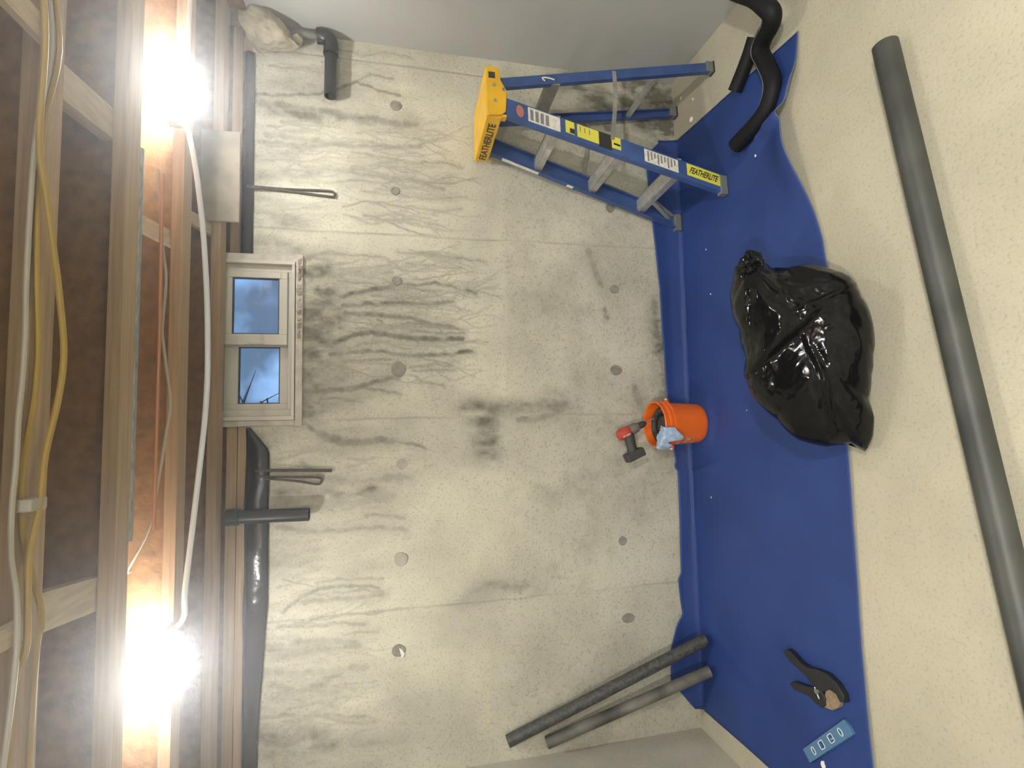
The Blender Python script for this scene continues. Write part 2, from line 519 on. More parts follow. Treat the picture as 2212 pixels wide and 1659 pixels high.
STROKES = [
(0.0085,0.75,[(1.597,2.236),(1.608,2.094),(1.632,1.945),(1.678,1.846),(1.717,1.768),(1.702,1.701),(1.686,1.632),(1.676,1.551)]),
(0.0061,0.6,[(1.722,1.768),(1.771,1.7),(1.76,1.632),(1.756,1.586)]),
(0.0049,0.5,[(1.746,2.096),(1.748,2.01),(1.749,1.912)]),
(0.0061,0.45,[(1.878,1.847),(1.866,1.723),(1.9,1.631),(1.885,1.491)]),
(0.0194,0.6,[(1.555,2.219),(1.551,2.136),(1.54,2.03),(1.548,1.923),(1.535,1.824),(1.535,1.701),(1.521,1.564),(1.532,1.471)]),
(0.0267,0.45,[(1.525,2.157),(1.519,2.009),(1.515,1.835),(1.53,1.701)]),
(0.0097,0.5,[(1.563,2.23),(1.563,2.157),(1.545,2.052)]),
(0.0121,0.55,[(1.362,2.217),(1.362,2.113),(1.354,2.008),(1.381,1.878),(1.385,1.746),(1.396,1.588),(1.415,1.448)]),
(0.017,0.45,[(1.4,2.186),(1.391,2.05),(1.381,1.922)]),
(0.0243,0.4,[(1.281,2.226),(1.303,2.113),(1.344,2.008)]),
(0.0085,0.45,[(1.386,1.878),(1.409,1.768),(1.406,1.633),(1.378,1.472)]),
(0.0292,0.35,[(1.19,2.215),(1.209,2.049),(1.248,1.878)]),
(0.0097,0.5,[(1.256,1.943),(1.246,1.79),(1.231,1.634),(1.226,1.473),(1.193,1.332)]),
(0.0073,0.45,[(1.181,1.921),(1.206,1.768),(1.204,1.611),(1.255,1.473)]),
(0.0073,0.45,[(1.347,1.791),(1.341,1.656),(1.32,1.519),(1.34,1.354),(1.321,1.234)]),
(0.017,0.35,[(1.076,2.213),(1.066,2.048),(1.051,1.942)]),
(0.0364,0.3,[(0.984,2.233),(0.991,2.131),(0.98,2.026)]),
(0.0061,0.4,[(1.148,1.746),(1.148,1.589),(1.139,1.404),(1.166,1.212)]),
(0.0061,0.4,[(1.092,1.702),(1.092,1.543),(1.079,1.381),(1.097,1.237)]),
(0.0061,0.4,[(1.015,1.79),(1.009,1.59),(1.041,1.405)]),
(0.0109,0.55,[(0.794,1.987),(0.824,1.941),(0.835,1.877),(0.826,1.823)]),
(0.0061,0.5,[(0.831,1.941),(0.823,1.79),(0.821,1.636),(0.78,1.568)]),
(0.0061,0.5,[(0.851,1.568),(0.85,1.453),(0.839,1.289),(0.825,1.12)]),
(0.0061,0.45,[(0.794,1.523),(0.788,1.384),(0.783,1.242)]),
(0.0316,0.35,[(0.874,2.201),(0.855,2.129),(0.837,2.046)]),
(0.0535,0.5,[(0.761,1.979),(0.591,1.969),(0.389,1.964),(0.211,1.976),(0.079,1.983)]),
(0.0413,0.42,[(0.661,1.919),(0.479,1.908),(0.345,1.892),(0.188,1.917)]),
(0.0316,0.35,[(0.617,1.855),(0.481,1.844),(0.367,1.859)]),
(0.0134,0.75,[(0.617,1.844),(0.638,1.768),(0.65,1.703),(0.662,1.636),(0.692,1.573)]),
(0.0085,0.65,[(0.692,1.573),(0.686,1.478),(0.7,1.385),(0.68,1.267),(0.652,1.172)]),
(0.0109,0.7,[(0.572,1.833),(0.58,1.725),(0.588,1.614),(0.593,1.524),(0.589,1.409),(0.612,1.292)]),
(0.0121,0.7,[(0.536,1.823),(0.53,1.703),(0.523,1.592),(0.516,1.502),(0.49,1.41),(0.478,1.294)]),
(0.0073,0.6,[(0.507,1.67),(0.481,1.626),(0.475,1.581),(0.492,1.525),(0.476,1.411),(0.464,1.247)]),
(0.0134,0.78,[(0.389,1.939),(0.394,1.854),(0.425,1.79),(0.442,1.703),(0.43,1.615),(0.417,1.525),(0.41,1.388),(0.414,1.248)]),
(0.0061,0.55,[(0.447,1.703),(0.48,1.67),(0.486,1.603),(0.449,1.592)]),
(0.0073,0.55,[(0.426,1.593),(0.45,1.502),(0.443,1.365),(0.445,1.235)]),
(0.0109,0.7,[(0.331,1.886),(0.345,1.79),(0.353,1.703),(0.338,1.593),(0.329,1.481),(0.335,1.319),(0.35,1.201)]),
(0.0073,0.55,[(0.3,1.833),(0.305,1.725),(0.308,1.604)]),
(0.0073,0.5,[(0.324,1.526),(0.307,1.412),(0.279,1.297)]),
(0.0073,0.5,[(0.267,1.508),(0.288,1.389),(0.274,1.308)]),
(0.0061,0.5,[(0.251,1.504),(0.255,1.413),(0.26,1.285)]),
(0.0061,0.45,[(0.241,1.515),(0.195,1.448),(0.173,1.345)]),
(0.0146,0.7,[(0.153,1.959),(0.161,1.854),(0.176,1.747),(0.196,1.682),(0.214,1.627),(0.228,1.567)]),
(0.0073,0.55,[(0.169,1.747),(0.155,1.66),(0.14,1.554)]),
(0.0061,0.5,[(0.109,1.938),(0.117,1.854),(0.103,1.79),(0.109,1.736)]),
(0.0073,0.5,[(0.734,1.812),(0.75,1.703),(0.743,1.591)]),
(0.0097,0.4,[(0.706,1.919),(0.675,1.834),(0.649,1.725)]),
(0.0109,0.5,[(0.003,1.999),(-0.031,1.968),(-0.058,1.916)]),
(0.0182,0.62,[(-0.043,1.937),(-0.073,1.885),(-0.094,1.822),(-0.094,1.747),(-0.083,1.672),(-0.09,1.595)]),
(0.0073,0.5,[(-0.092,1.595),(-0.111,1.507),(-0.136,1.435)]),
(0.017,0.4,[(-0.181,2.018),(-0.261,1.915),(-0.278,1.79),(-0.274,1.64),(-0.268,1.508)]),
(0.034,0.35,[(-0.304,2.118),(-0.343,1.997),(-0.339,1.874),(-0.326,1.705)]),
(0.0219,0.35,[(-0.379,1.915),(-0.376,1.79),(-0.353,1.597)]),
(0.0097,0.4,[(-0.445,1.726),(-0.445,1.619),(-0.467,1.542)]),
(0.0109,0.45,[(-0.473,2.116),(-0.499,1.976),(-0.503,1.832),(-0.5,1.705),(-0.508,1.597),(-0.523,1.532)]),
(0.0085,0.55,[(-0.853,2.089),(-0.79,2.014),(-0.77,1.934),(-0.761,1.831),(-0.777,1.706),(-0.785,1.663)]),
(0.0109,0.5,[(-0.815,2.014),(-0.816,1.913),(-0.818,1.769),(-0.817,1.642)]),
(0.0061,0.45,[(-0.737,1.954),(-0.729,1.852),(-0.736,1.727),(-0.744,1.642)]),
(0.0061,0.45,[(-0.787,1.872),(-0.79,1.748),(-0.804,1.642)]),
(0.0085,0.45,[(-0.918,2.112),(-0.929,1.953),(-0.927,1.831),(-0.949,1.727)]),
(0.0061,0.4,[(-0.98,1.831),(-0.983,1.727),(-0.981,1.664)]),
(0.017,0.45,[(-1.004,2.159),(-0.998,2.032),(-0.999,1.933),(-1.02,1.81),(-1.04,1.758)]),
(0.0109,0.45,[(-1.021,2.149),(-1.028,1.992),(-1.038,1.831),(-1.045,1.769)]),
(0.017,0.4,[(-1.104,2.168),(-1.133,2.031),(-1.14,1.912),(-1.138,1.81),(-1.138,1.727)]),
(0.0316,0.35,[(-1.163,2.177),(-1.187,2.07),(-1.192,1.952),(-1.174,1.851)]),
(0.0109,0.4,[(-1.215,1.932),(-1.218,1.83),(-1.237,1.769)]),
(0.0097,0.42,[(-1.301,2.185),(-1.313,2.03),(-1.334,1.871),(-1.367,1.728)]),
(0.0364,0.35,[(-1.378,2.193),(-1.407,2.068),(-1.418,1.931)]),
(0.0243,0.35,[(-1.457,2.192),(-1.473,2.029),(-1.468,1.87)]),
(0.0121,0.35,[(-1.252,2.03),(-1.279,1.911),(-1.308,1.851)]),
(0.0316,0.35,[(0.067,1.229),(0.053,1.11),(0.063,0.989),(0.056,0.865),(0.059,0.738)]),
(0.017,0.45,[(-0.004,0.966),(0.001,0.854),(0.047,0.726)]),
(0.0194,0.5,[(0.647,0.172),(0.463,0.163),(0.282,0.137),(0.127,0.116)]),
(0.0292,0.35,[(0.516,0.155),(0.256,0.124),(0.101,0.117)]),
(0.0219,0.4,[(0.154,0.31),(0.052,0.273),(0.001,0.248)]),
(0.0364,0.4,[(0.066,1.182),(-0.052,1.136),(-0.193,1.115)]),
(0.0292,0.25,[(-0.868,1.244),(-0.834,1.127),(-0.824,0.985)]),
(0.0535,0.75,[(1.967,0.148),(1.873,0.117),(1.765,0.083),(1.626,0.081)]),
(0.0292,0.85,[(1.883,0.034),(1.769,0.045),(1.658,0.044)]),
(0.0413,0.55,[(1.945,0.207),(1.798,0.271),(1.669,0.19)]),
(0.0535,0.45,[(1.892,0.603),(1.825,0.495),(1.722,0.443)]),
(0.017,0.35,[(0.917,0.553),(0.765,0.505),(0.714,0.48)]),
(0.0097,0.5,[(0.591,0.468),(0.548,0.464),(0.535,0.448)])]
VEINS = [(0.968, 1.771, 2.05, 2.217, 34, 0.139, 0.508, 0.0061, 0.3), (0.998, 1.503, 1.519, 1.834, 40, 0.185, 0.508, 0.0049, 0.32), (0.278, 0.771, 1.637, 1.876, 46, 0.277, 0.693, 0.0049, 0.36), (0.056, 0.798, 1.833, 2.002, 30, 0.092, 0.277, 0.0073, 0.3), (0.628, 0.865, 1.477, 1.568, 12, 0.185, 0.439, 0.0049, 0.35), (-0.526, -0.031, 1.79, 2.118, 16, 0.139, 0.369, 0.0061, 0.22), (-1.058, -0.708, 1.953, 2.132, 22, 0.139, 0.439, 0.0049, 0.28), (-1.49, -1.07, 2.03, 2.185, 22, 0.139, 0.462, 0.0073, 0.25), (1.678, 1.846, 1.924, 2.138, 8, 0.139, 0.462, 0.0049, 0.28)]



def stain_map(dx=0.005):
    nx = int((XR - XL) / dx) + 1
    nz_ = int(ZW / dx) + 1
    A = np.zeros((nz_, nx))
    rng = np.random.default_rng(5)

    def stamp(x, z, rad, s):
        sg = max(rad, 0.0035)
        r = int(2.2 * sg / dx) + 1
        ix, iz = int(round((x - XL) / dx)), int(round(z / dx))
        x0, x1, z0, z1 = max(ix - r, 0), min(ix + r + 1, nx), max(iz - r, 0), min(iz + r + 1, nz_)
        if x0 >= x1 or z0 >= z1:
            return
        gx = (np.arange(x0, x1) * dx + XL - x)[None, :]
        gz = (np.arange(z0, z1) * dx - z)[:, None]
        q = (gx * gx + gz * gz) / (sg * sg)
        g = s * np.exp(-q * q * 0.6)
        A[z0:z1, x0:x1] = np.maximum(A[z0:z1, x0:x1], g)

    Bd = np.zeros((nz_, nx))

    def soft(x, z, sg, s):
        r = int(2.4 * sg / dx) + 1
        ix, iz = int(round((x - XL) / dx)), int(round(z / dx))
        x0, x1, z0, z1 = max(ix - r, 0), min(ix + r + 1, nx), max(iz - r, 0), min(iz + r + 1, nz_)
        if x0 >= x1 or z0 >= z1:
            return
        gx = (np.arange(x0, x1) * dx + XL - x)[None, :]
        gz = (np.arange(z0, z1) * dx - z)[:, None]
        Bd[z0:z1, x0:x1] = np.maximum(Bd[z0:z1, x0:x1], s * np.exp(-(gx * gx + gz * gz * .45) / (sg * sg)))

    def cloud(cx, cz):
        """smooth random field with cells of cx by cz metres"""
        f = np.zeros((nz_, nx))
        am = 1.0
        for o in range(4):
            g = rng.random((int(ZW / cz) + 3, int((XR - XL) / cx) + 3))
            u = np.arange(nx) * dx / cx
            v = np.arange(nz_) * dx / cz
            ui, vi = u.astype(int), v.astype(int)
            uf, vf = u - ui, v - vi
            uf, vf = uf * uf * (3 - 2 * uf), vf * vf * (3 - 2 * vf)
            a0 = g[vi][:, ui] * (1 - uf) + g[vi][:, ui + 1] * uf
            a1 = g[vi + 1][:, ui] * (1 - uf) + g[vi + 1][:, ui + 1] * uf
            f += am * (a0 * (1 - vf[:, None]) + a1 * vf[:, None])
            am *= .62
            cx, cz = max(cx * .5, dx * 1.2), max(cz * .5, dx * 1.2)
        return (f - f.min()) / (f.max() - f.min())

    for wd, s, pts in STROKES:
        pts = np.array(pts)
        ph = rng.uniform(0, 50)
        broad = wd > 0.022
        layer = A
        for i in range(len(pts) - 1):
            a, b = pts[i], pts[i + 1]
            n = max(2, int(np.linalg.norm(b - a) / (0.004 if not broad else 0.012)))
            for k in range(n):
                t = k / n
                p = a + (b - a) * t
                wv = noise.noise(Vector((p[0] * 30, p[1] * 22, ph)))
                wv2 = noise.noise(Vector((p[0] * 70, p[1] * 70, ph + 9)))
                if broad:
                    soft(p[0] + wv * .02, p[1] + wv2 * .02, wd * 1.5, min(.85, s * 1.5))
                else:
                    stamp(p[0] + wv * 0.010, p[1] + wv2 * .004, wd * (1.0 + .55 * wv2), s * (1.0 + .4 * wv))
                    if k % 3 == 0:
                        stamp(p[0] + rng.normal(0, wd), p[1] + rng.normal(0, .01), wd * 2.4, s * .36)
    for (xa, xb, za, zb, n, la, lb, wd, s) in VEINS:
        for k in range(n):
            x, z = rng.uniform(xa, xb), rng.uniform(za, zb)
            todo = [(x, z, rng.uniform(la, lb), wd * rng.uniform(.7, 1.5), s * rng.uniform(.8, 1.7), rng.normal(0, .15))]
            cnt = 0
            while todo and cnt < 7:
                cnt += 1
                x, z, l, w_, s_, dr = todo.pop()
                L0 = l
                while l > 0:
                    stamp(x, z, w_ * (.5 + .6 * l / L0), s_ * (.55 + .45 * min(1, 2.5 * l / L0)))
                    dr = dr * .93 + rng.normal(0, .10)
                    x += dr * .004
                    z -= .004
                    l -= .004
                    if rng.random() < .016 and len(todo) < 4:
                        todo.append((x, z, l * rng.uniform(.4, .9), w_ * .8, s_ * .9, dr + rng.choice((-1, 1)) * .6))
    # the lower lift of the pour is a shade darker and rougher; a pale lap line runs above it
    X = np.arange(nx) * dx + XL
    Z = np.arange(nz_) * dx
    lift = np.array([1.035 + .012 * noise.noise(Vector((x * 3, 0, 4))) + .02 * (x < -0.3) for x in X])
    low = 0.085 / (1 + np.exp((Z[:, None] - lift[None, :]) / 0.006))
    mid = 0.045 / (1 + np.exp((Z[:, None] - (lift[None, :] + .085)) / 0.004))
    A = np.maximum(A, np.clip(Bd * (cloud(.05, .10) * 2.3 - .25), 0, .88))
    # general grime, heavier towards the wet top
    gr = np.clip(cloud(.09, .34) - .42, 0, 1) * 1.5 * np.clip((Z[:, None] - 1.30) / .65, 0, 1)
    A = np.maximum(A, gr * (.5 + .5 * cloud(.03, .06)))
    lowg = np.clip(cloud(.16, .16) - .58, 0, 1) * .8 * np.clip((1.15 - Z[:, None]) / .3, 0, 1)
    A = np.maximum(A, lowg)
    spk = rng.random((nz_, nx))
    sp = np.zeros_like(A)
    sp[spk > .989] = .34
    sp = np.maximum(sp, np.maximum(np.roll(sp, 1, 0), np.roll(sp, 1, 1)) * .7) * (Z[:, None] < lift[None, :] + .02)
    A = np.maximum(A, sp * rng.uniform(.3, 1, (nz_, nx))) + low + mid
    return A, nx, nz_, dx


WX0, WX1, WZ0 = -0.004, 0.800, 2.040             # hole for the window, open to the top


def make_back_wall():
    A, nx, nz_, dx = stain_map()
    xs = np.linspace(XL, XR, nx)
    zs = np.linspace(0, ZW, nz_)
    GX, GZ = np.meshgrid(xs, zs)
    GY = np.full_like(GX, YB)
    # slight unevenness of the form faces, a step at the lift line
    GY += 0.0015 * np.sin(GX * 3.1 + 1) * np.cos(GZ * 2.3)
    GY -= 0.004 / (1 + np.exp((GZ - 1.03) / 0.008))
    # thin fins where the form panels met
    for jx in (0.939, 0.018, -0.893):
        wob = 0.002 * np.sin(GZ * 9 + jx * 7) + .0012 * np.sin(GZ * 31)
        GY -= 0.0035 * np.exp(-((GX - jx - wob) / 0.0045) ** 2)
    jx = 1.838
    GY += 0.004 * np.exp(-((GX - jx) / 0.0045) ** 2)
    co = np.stack([GX, GY, GZ], -1).reshape(-1, 3)
    idx = np.arange(nx * nz_).reshape(nz_, nx)
    q = np.stack([idx[:-1, :-1], idx[:-1, 1:], idx[1:, 1:], idx[1:, :-1]], -1).reshape(-1, 4)
    cx = (GX[:-1, :-1] + dx / 2).reshape(-1)
    cz = (GZ[:-1, :-1] + dx / 2).reshape(-1)
    keep = ~((cx > WX0) & (cx < WX1) & (cz > WZ0))
    q = q[keep]
    # body of the wall behind its face
    boxes = MB()
    y0, y1 = YB + .006, YB + .20
    boxes.box((XL - .2, y0, -.1), (WX0, y1, ZW)).box((WX1, y0, -.1), (XR + .2, y1, ZW)).box((WX0, y0, -.1), (WX1, y1, WZ0))
    bv = np.array(boxes.v)
    bf = np.array(boxes.f) + len(co)
    V = np.concatenate([co, bv])
    F = np.concatenate([q, bf]).astype(np.int32)
    me = bpy.data.meshes.new('wall_back')
    me.vertices.add(len(V))
    me.vertices.foreach_set('co', V.astype(np.float32).ravel())
    me.loops.add(F.size)
    me.loops.foreach_set('vertex_index', F.ravel())
    me.polygons.add(len(F))
    me.polygons.foreach_set('loop_start', np.arange(0, F.size, 4, dtype=np.int32))
    me.update(calc_edges=True)
    me.validate()
    st = A.copy()
    # the joints hold dirt
    for jx, s in ((0.939, .42), (0.018, .40), (-0.893, .34), (1.838, .45)):
        ln = np.array([s * (.55 + .9 * max(0, .5 + noise.noise(Vector((z * 5, jx * 3, 1))))) for z in zs])
        wob = 0.002 * np.sin(zs * 9 + jx * 7) + .0012 * np.sin(zs * 31)
        st = np.maximum(st, ln[:, None] * np.exp(-((xs[None, :] - jx - wob[:, None]) / 0.0045) ** 2))
    at = me.attributes.new('stain', 'FLOAT', 'POINT')
    at.data.foreach_set('value', np.concatenate([st.ravel(), np.zeros(len(bv))]).astype(np.float32))
    me.materials.append(M['wall'])
    me.polygons.foreach_set('use_smooth', [True] * int(len(q)) + [False] * len(bf))
    o = bpy.data.objects.new('wall_back', me)
    COL.objects.link(o)
    return struct(o)


wall_back = make_back_wall()

# patched form-tie holes, each a mortar disc of its own
for (px, pz, rx, rz, pale) in ((1.619, 1.575, .030, .031, 0), (1.168, 1.582, .024, .024, 0), (.706, 1.573, .024, .028, 0),
                               (.26, 1.567, .042, .040, 0), (-.206, 1.556, .029, .027, 1), (-.659, 1.563, .036, .035, 1),
                               (-1.083, 1.575, .031, .034, 0), (1.162, .414, .030, .03, 0), (.704, .406, .026, .031, 0), (.256, .415, .031, .036, 0),
                               (-.655, .411, .027, .027, 0), (-1.055, .395, .027, .040, 0), (1.63, .41, .03, .03, 0)):
    mb = MB()
    n = 16
    ring = []
    ph = random.random() * 9
    for k in range(n):
        a = 2 * PI * k / n
        q = 1 + .14 * noise.noise(Vector((math.cos(a) * 1.3 + ph, math.sin(a) * 1.3, ph)))
        ring.append((px + rx * q * math.cos(a), pz + rz * q * math.sin(a)))
    yb = YB - (.0045 if pz < 1 else .0005)
    vs = [(x, yb + .004, z) for x, z in ring] + [(px + (x - px) * .88, yb - .0025, pz + (z - pz) * .88) for x, z in ring] + [(px, yb - .0015, pz)]
    fs = [(k, (k + 1) % n, n + (k + 1) % n, n + k) for k in range(n)] + [(n + k, n + (k + 1) % n, 2 * n) for k in range(n)]
    mb.add(vs, fs).build('tie_hole_patch', M['patch_pale' if pale else 'patch'], wall_back, smooth=True)
# white plaster smear across one patch
MB().prism([(-1.070, YB - .004, 1.575), (-1.120, YB - .004, 1.560), (-1.10, YB - .004, 1.548), (-1.078, YB - .004, 1.562)], (0, .002, 0)).build('plaster_smear', M['plaster'], wall_back)

struct(MB().box((XR, YF - .2, -.1), (XR + .2, YB + .19, ZW)).build('wall_right', M['paint']))
struct(MB().box((XL - .2, YF - .2, -.1), (XL, YB + .19, ZW)).build('wall_left', M['wall_plain']))
struct(MB().box((XL - .2, YF - .2, -.1), (XR + .2, YF, ZS)).build('wall_front', M['wall_plain']))

# rim boards on top of the concrete close the joist bays
struct(MB().box((XL - .2, YB + .05, ZW + .09), (WX0 - .001, YB + .082, ZS)).box((WX1 + .001, YB + .05, ZW + .09), (XR + .2, YB + .082, ZS))
       .box((WX0 - .001, YB + .05, 2.43), (WX1 + .001, YB + .082, ZS)).build('trim_1', M['osb']))
struct(MB().box((XL - .06, YF, ZW), (XL - .03, YB + .05, ZS)).build('trim_2', M['osb']))
struct(MB().box((XR + .03, YF, ZW), (XR + .06, YB + .05, ZS)).build('trim_3', M['osb']))
for z0, z1, nm in ((ZW, ZW + .043, 'trim_4'), (ZW + .047, ZW + .09, 'trim_5')):      # doubled sill plate
    struct(MB().box((XL, YB + .012, z0), (WX0 - .001, YB + .15, z1)).box((WX1 + .001, YB + .012, z0), (XR, YB + .15, z1)).build(nm, M['flange']))

ceiling = struct(MB().box((XL - .2, YF - .2, ZS), (XR + .2, YB + .2, ZS + .02)).build('ceiling', M['subfloor']))
# I-joists: every one a web with its two flanges
web_me = MB().box((XL - .03, .0315, ZJ + .036), (XR + .03, .0435, ZS - .036))
ys = [2.445, 2.040, 1.640, 1.272, .87, .46, .06, -.35, -.75, -1.16, -1.56, -1.97, -2.37]
joist0 = None
for y in ys:
    if joist0 is None:
        joist0 = web_me.build('joist', M['osb'], ceiling)
        bf = MB().box((XL - .03, 0, ZJ), (XR + .03, .075, ZJ + .038)).build('bottom_flange', M['flange'], joist0)
        tf = MB().box((XL - .03, 0, ZS - .038), (XR + .03, .075, ZS)).build('top_flange', M['flange'], joist0)
        j = joist0
    else:
        j = joist0.copy()
        COL.objects.link(j)
        for c in (bf, tf):
            d = c.copy()
            COL.objects.link(d)
            d.parent = j
    j.location = (0, y, 0)

# scattering volume added to imitate lens glare: it veils the joists round the lamps
glare_vol = MB().box((XL - .02, YF - .02, 1.24), (XR + .02, YB + .04, ZS - .001)).build('glare_haze', M['floor'])
hz = bpy.data.materials.new('glare_haze')
hz.use_nodes = True
hz.node_tree.nodes.clear()
_o = hz.node_tree.nodes.new('ShaderNodeOutputMaterial')
_v = hz.node_tree.nodes.new('ShaderNodeVolumeScatter')
_v.inputs['Density'].default_value = 0.05
_v.inputs['Anisotropy'].default_value = 0.82
_v.inputs['Color'].default_value = (1, 1, 1, 1)
hz.node_tree.links.new(_v.outputs[0], _o.inputs['Volume'])
glare_vol.data.materials.clear()
glare_vol.data.materials.append(hz)
glare_vol['kind'] = 'stuff'
glare_vol['label'] = 'added glare volume, thin and pale, around the bare bulbs'
glare_vol['category'] = 'glare_haze'

# blocking and bridging between the joists
MB().bar((-0.413, 1.349, 2.401), (-0.4571, 1.691, 2.401), .09, .038).build('blocking', M['block'], ceiling)
MB().bar((0.8536, 1.349, 2.401), (0.8922, 1.691, 2.401), .09, .038).build('blocking', M['block'], ceiling)
MB().bar((-0.4053, 0.4626, 2.329), (-0.4031, 1.283, 2.329), .042, .018).build('strapping', M['block'], ceiling)
MB().bar((0.8371, 0.4626, 2.329), (0.8701, 1.305, 2.329), .055, .018).build('strapping', M['block'], ceiling)
for a, b in (((0.793, 1.74, 2.384), (0.6829, 2.076, 2.615)), ((0.771, 1.74, 2.615), (0.6829, 2.076, 2.373)),
             ((0.9362, 2.148, 2.373), (0.8812, 2.484, 2.615)), ((0.9583, 2.148, 2.615), (0.8701, 2.484, 2.368)),
             ((-1.046, 1.74, 2.384), (-0.9472, 2.076, 2.615)), ((-1.068, 2.148, 2.615), (-0.9913, 2.484, 2.368))):
    MB().bar(a, b, .06, .018).build('bridging', M['block'], ceiling)
# pale offcuts of board nailed to the rim
MB().box((.907, 2.428, 2.262), (1.322, 2.4445, 2.42)).build('rim_patch', M['rim_patch'], ceiling)

# ---------------------------------------------------------------- window
win = bpy.data.objects.new('window_1', None)
COL.objects.link(win)
win['label'] = 'cream vinyl two-sash sliding window set at the top of the concrete wall'
struct(win)
wx0, wx1, wz0, wz1 = 0.022, 0.775, 2.047, 2.412
# rough buck boards around the unit, the right one and the sill peeling
MB().box((.775, YB - .012, 2.044), (.806, YB + .12, 2.425)).build('jamb_board', M['peel_pale'], win, bevel=.002)
MB().box((-.004, YB - .012, 2.044), (.022, YB + .12, 2.425)).build('jamb_board', M['peel_pale'], win, bevel=.004)
MB().box((.022, YB - .0, 2.412), (.775, YB + .12, 2.43)).build('head_board', M['peel_pale'], win)
sill = MB()
nseg = 30
for i in range(nseg):
    xa, xb = -.004 + .812 * i / nseg, -.004 + .812 * (i + 1) / nseg
    pe = .006 * noise.noise(Vector((xa * 19, 2, 1))) if xa > .15 else 0
    sill.box((xa, YB - .018 + pe * .7, 2.013 + max(pe, 0)), (xb, YB + .115, 2.043))
sill.build('sill_board', M['peel_pale'], win)
for i in range(13):
    xa = .40 + .4 * i / 13 + random.uniform(-.01, .01)
    MB().prism([(xa, YB - .0235, 2.017 + random.uniform(0, .01)), (xa + random.uniform(.012, .03), YB - .0235, 2.016 + random.uniform(0, .006)),
                (xa + random.uniform(.012, .026), YB - .0235, 2.036 + random.uniform(-.01, .004)), (xa - .004, YB - .0235, 2.034)], (0, .0045, 0)).build('paint_flake', M['peeling'], win)


def rect_frame(x0, x1, z0, z1, wl, wr, wb, wt, y0, y1):
    m = MB()
    m.box((x0, y0, z0), (x0 + wl, y1, z1)).box((x1 - wr, y0, z0), (x1, y1, z1))
    m.box((x0 + wl, y0, z0), (x1 - wr, y1, z0 + wb)).box((x0 + wl, y0, z1 - wt), (x1 - wr, y1, z1))
    return m


rect_frame(wx0, wx1, wz0, wz1, .018, .018, .014, .014, YB - .022, YB + .09).build('outer_frame', M['vinyl'], win, bevel=.002)
rect_frame(wx0 + .018, wx1 - .018, wz0 + .014, wz1 - .014, .030, .032, .019, .030, YB + .002, YB + .085).build('inner_frame', M['vinyl'], win, bevel=.002)


def sash(x0, x1, z0, z1, gl, gr, gb, gt, y, name_):
    s = rect_frame(x0, x1, z0, z1, gl, gr, gb, gt, y, y + .022).build('sash', M['vinyl'], win, bevel=.002)
    rect_frame(x0 + gl - .002, x1 - gr + .002, z0 + gb - .002, z1 - gt + .002, .006, .006, .006, .006, y + .0015, y + .02).build('gasket', M['gasket'], s)
    MB().box((x0 + gl, y + .010, z0 + gb), (x1 - gr, y + .014, z1 - gt)).build('glass_pane', M['glass'], s)
    return s


sr = sash(.374, .722, 2.082, 2.372, .050, .032, .036, .052, YB - .012, 'r')
sl = sash(.066, .384, 2.082, 2.360, .034, .016, .038, .060, YB + .026, 'l')
MB().box((.374, YB - .020, 2.18), (.392, YB - .011, 2.24)).build('latch', M['vinyl'], sr, bevel=.003)
MB().box((.69, YB - .017, 2.11), (.716, YB - .011, 2.33)).build('pull_rail', M['vinyl'], sr, bevel=.002)
MB().box((.08, YB + .0, 2.062), (.36, YB + .012, 2.070)).build('track_lip', M['vinyl'], win)

# a bare tree and the lawn outside, seen through the panes
t = thing('bare_tree', 'bare dark tree branches outside behind the window glass', 'tree', (-1.2, 7.4, 2.02))
tr = MB()
tr.tube(smooth_path([(0, 0, -.05), (.05, 0, .8), (.0, .05, 1.6), (.1, .1, 2.6), (.05, 0, 3.6)]), [.11 - .0036 * i for i in range(25)], 10)
tr.tube(smooth_path([(.0, .03, .75), (.5, 0, 1.15), (.95, .1, 1.75), (1.3, .1, 2.2)]), [.055 - .002 * i for i in range(19)], 8)
tr.build('trunk', M['bark'], t, smooth=True)
bm_ = MB()
for i in range(70):
    p = Vector((random.uniform(-.9, 1.6), random.uniform(-.3, .3), random.uniform(.7, 2.4)))
    d = Vector((random.uniform(-1, 1), random.uniform(-.3, .3), random.uniform(-.5, 1))).normalized()
    L_ = random.uniform(.25, .8)
    bm_.tube([p, p + d * L_ * .5 + Vector((0, 0, random.uniform(-.1, .1))), p + d * L_], [.012, .008, .003], 5)
br = bm_.build('branches', M['bark'], t)
br['kind'] = 'stuff'
struct(MB().box((-9, YB + .24, 1.82), (9, 18, 2.02)).build('ground_outside', M['ground']))

# ---------------------------------------------------------------- the two bare bulbs, plus two added for rear fill
def bulb(c, d, label, glow='bulb'):
    """c: centre of the glass, d: direction from the holder to the tip"""
    ax = Vector(d).normalized()
    o = Vector(c) - ax * .115
    t = thing('light_bulb', label, 'light bulb', o, group='bare bulbs clipped along the joists')
    q = ax.to_track_quat('Z', 'Y').to_matrix().to_4x4()
    MB().bar(-ax * .022, ax * .028, .058, .058, up=(0, 1, 0)).build('junction_box', M['galv'], t, bevel=.005)
    MB().lathe([(.0005, .024), (.030, .026), (.030, .034), (.024, .044), (.022, .062), (.0005, .064)], 20, q).build('lamp_holder', M['porcelain'], t, smooth=True)
    prof = [(.013, .060), (.014, .074), (.018, .084), (.025, .098), (.030, .112), (.031, .124), (.028, .138), (.021, .149), (.011, .155), (.0005, .157)]
    MB().lathe(prof, 20, q).build('glass_bulb', M[glow], t, smooth=True)
    return t


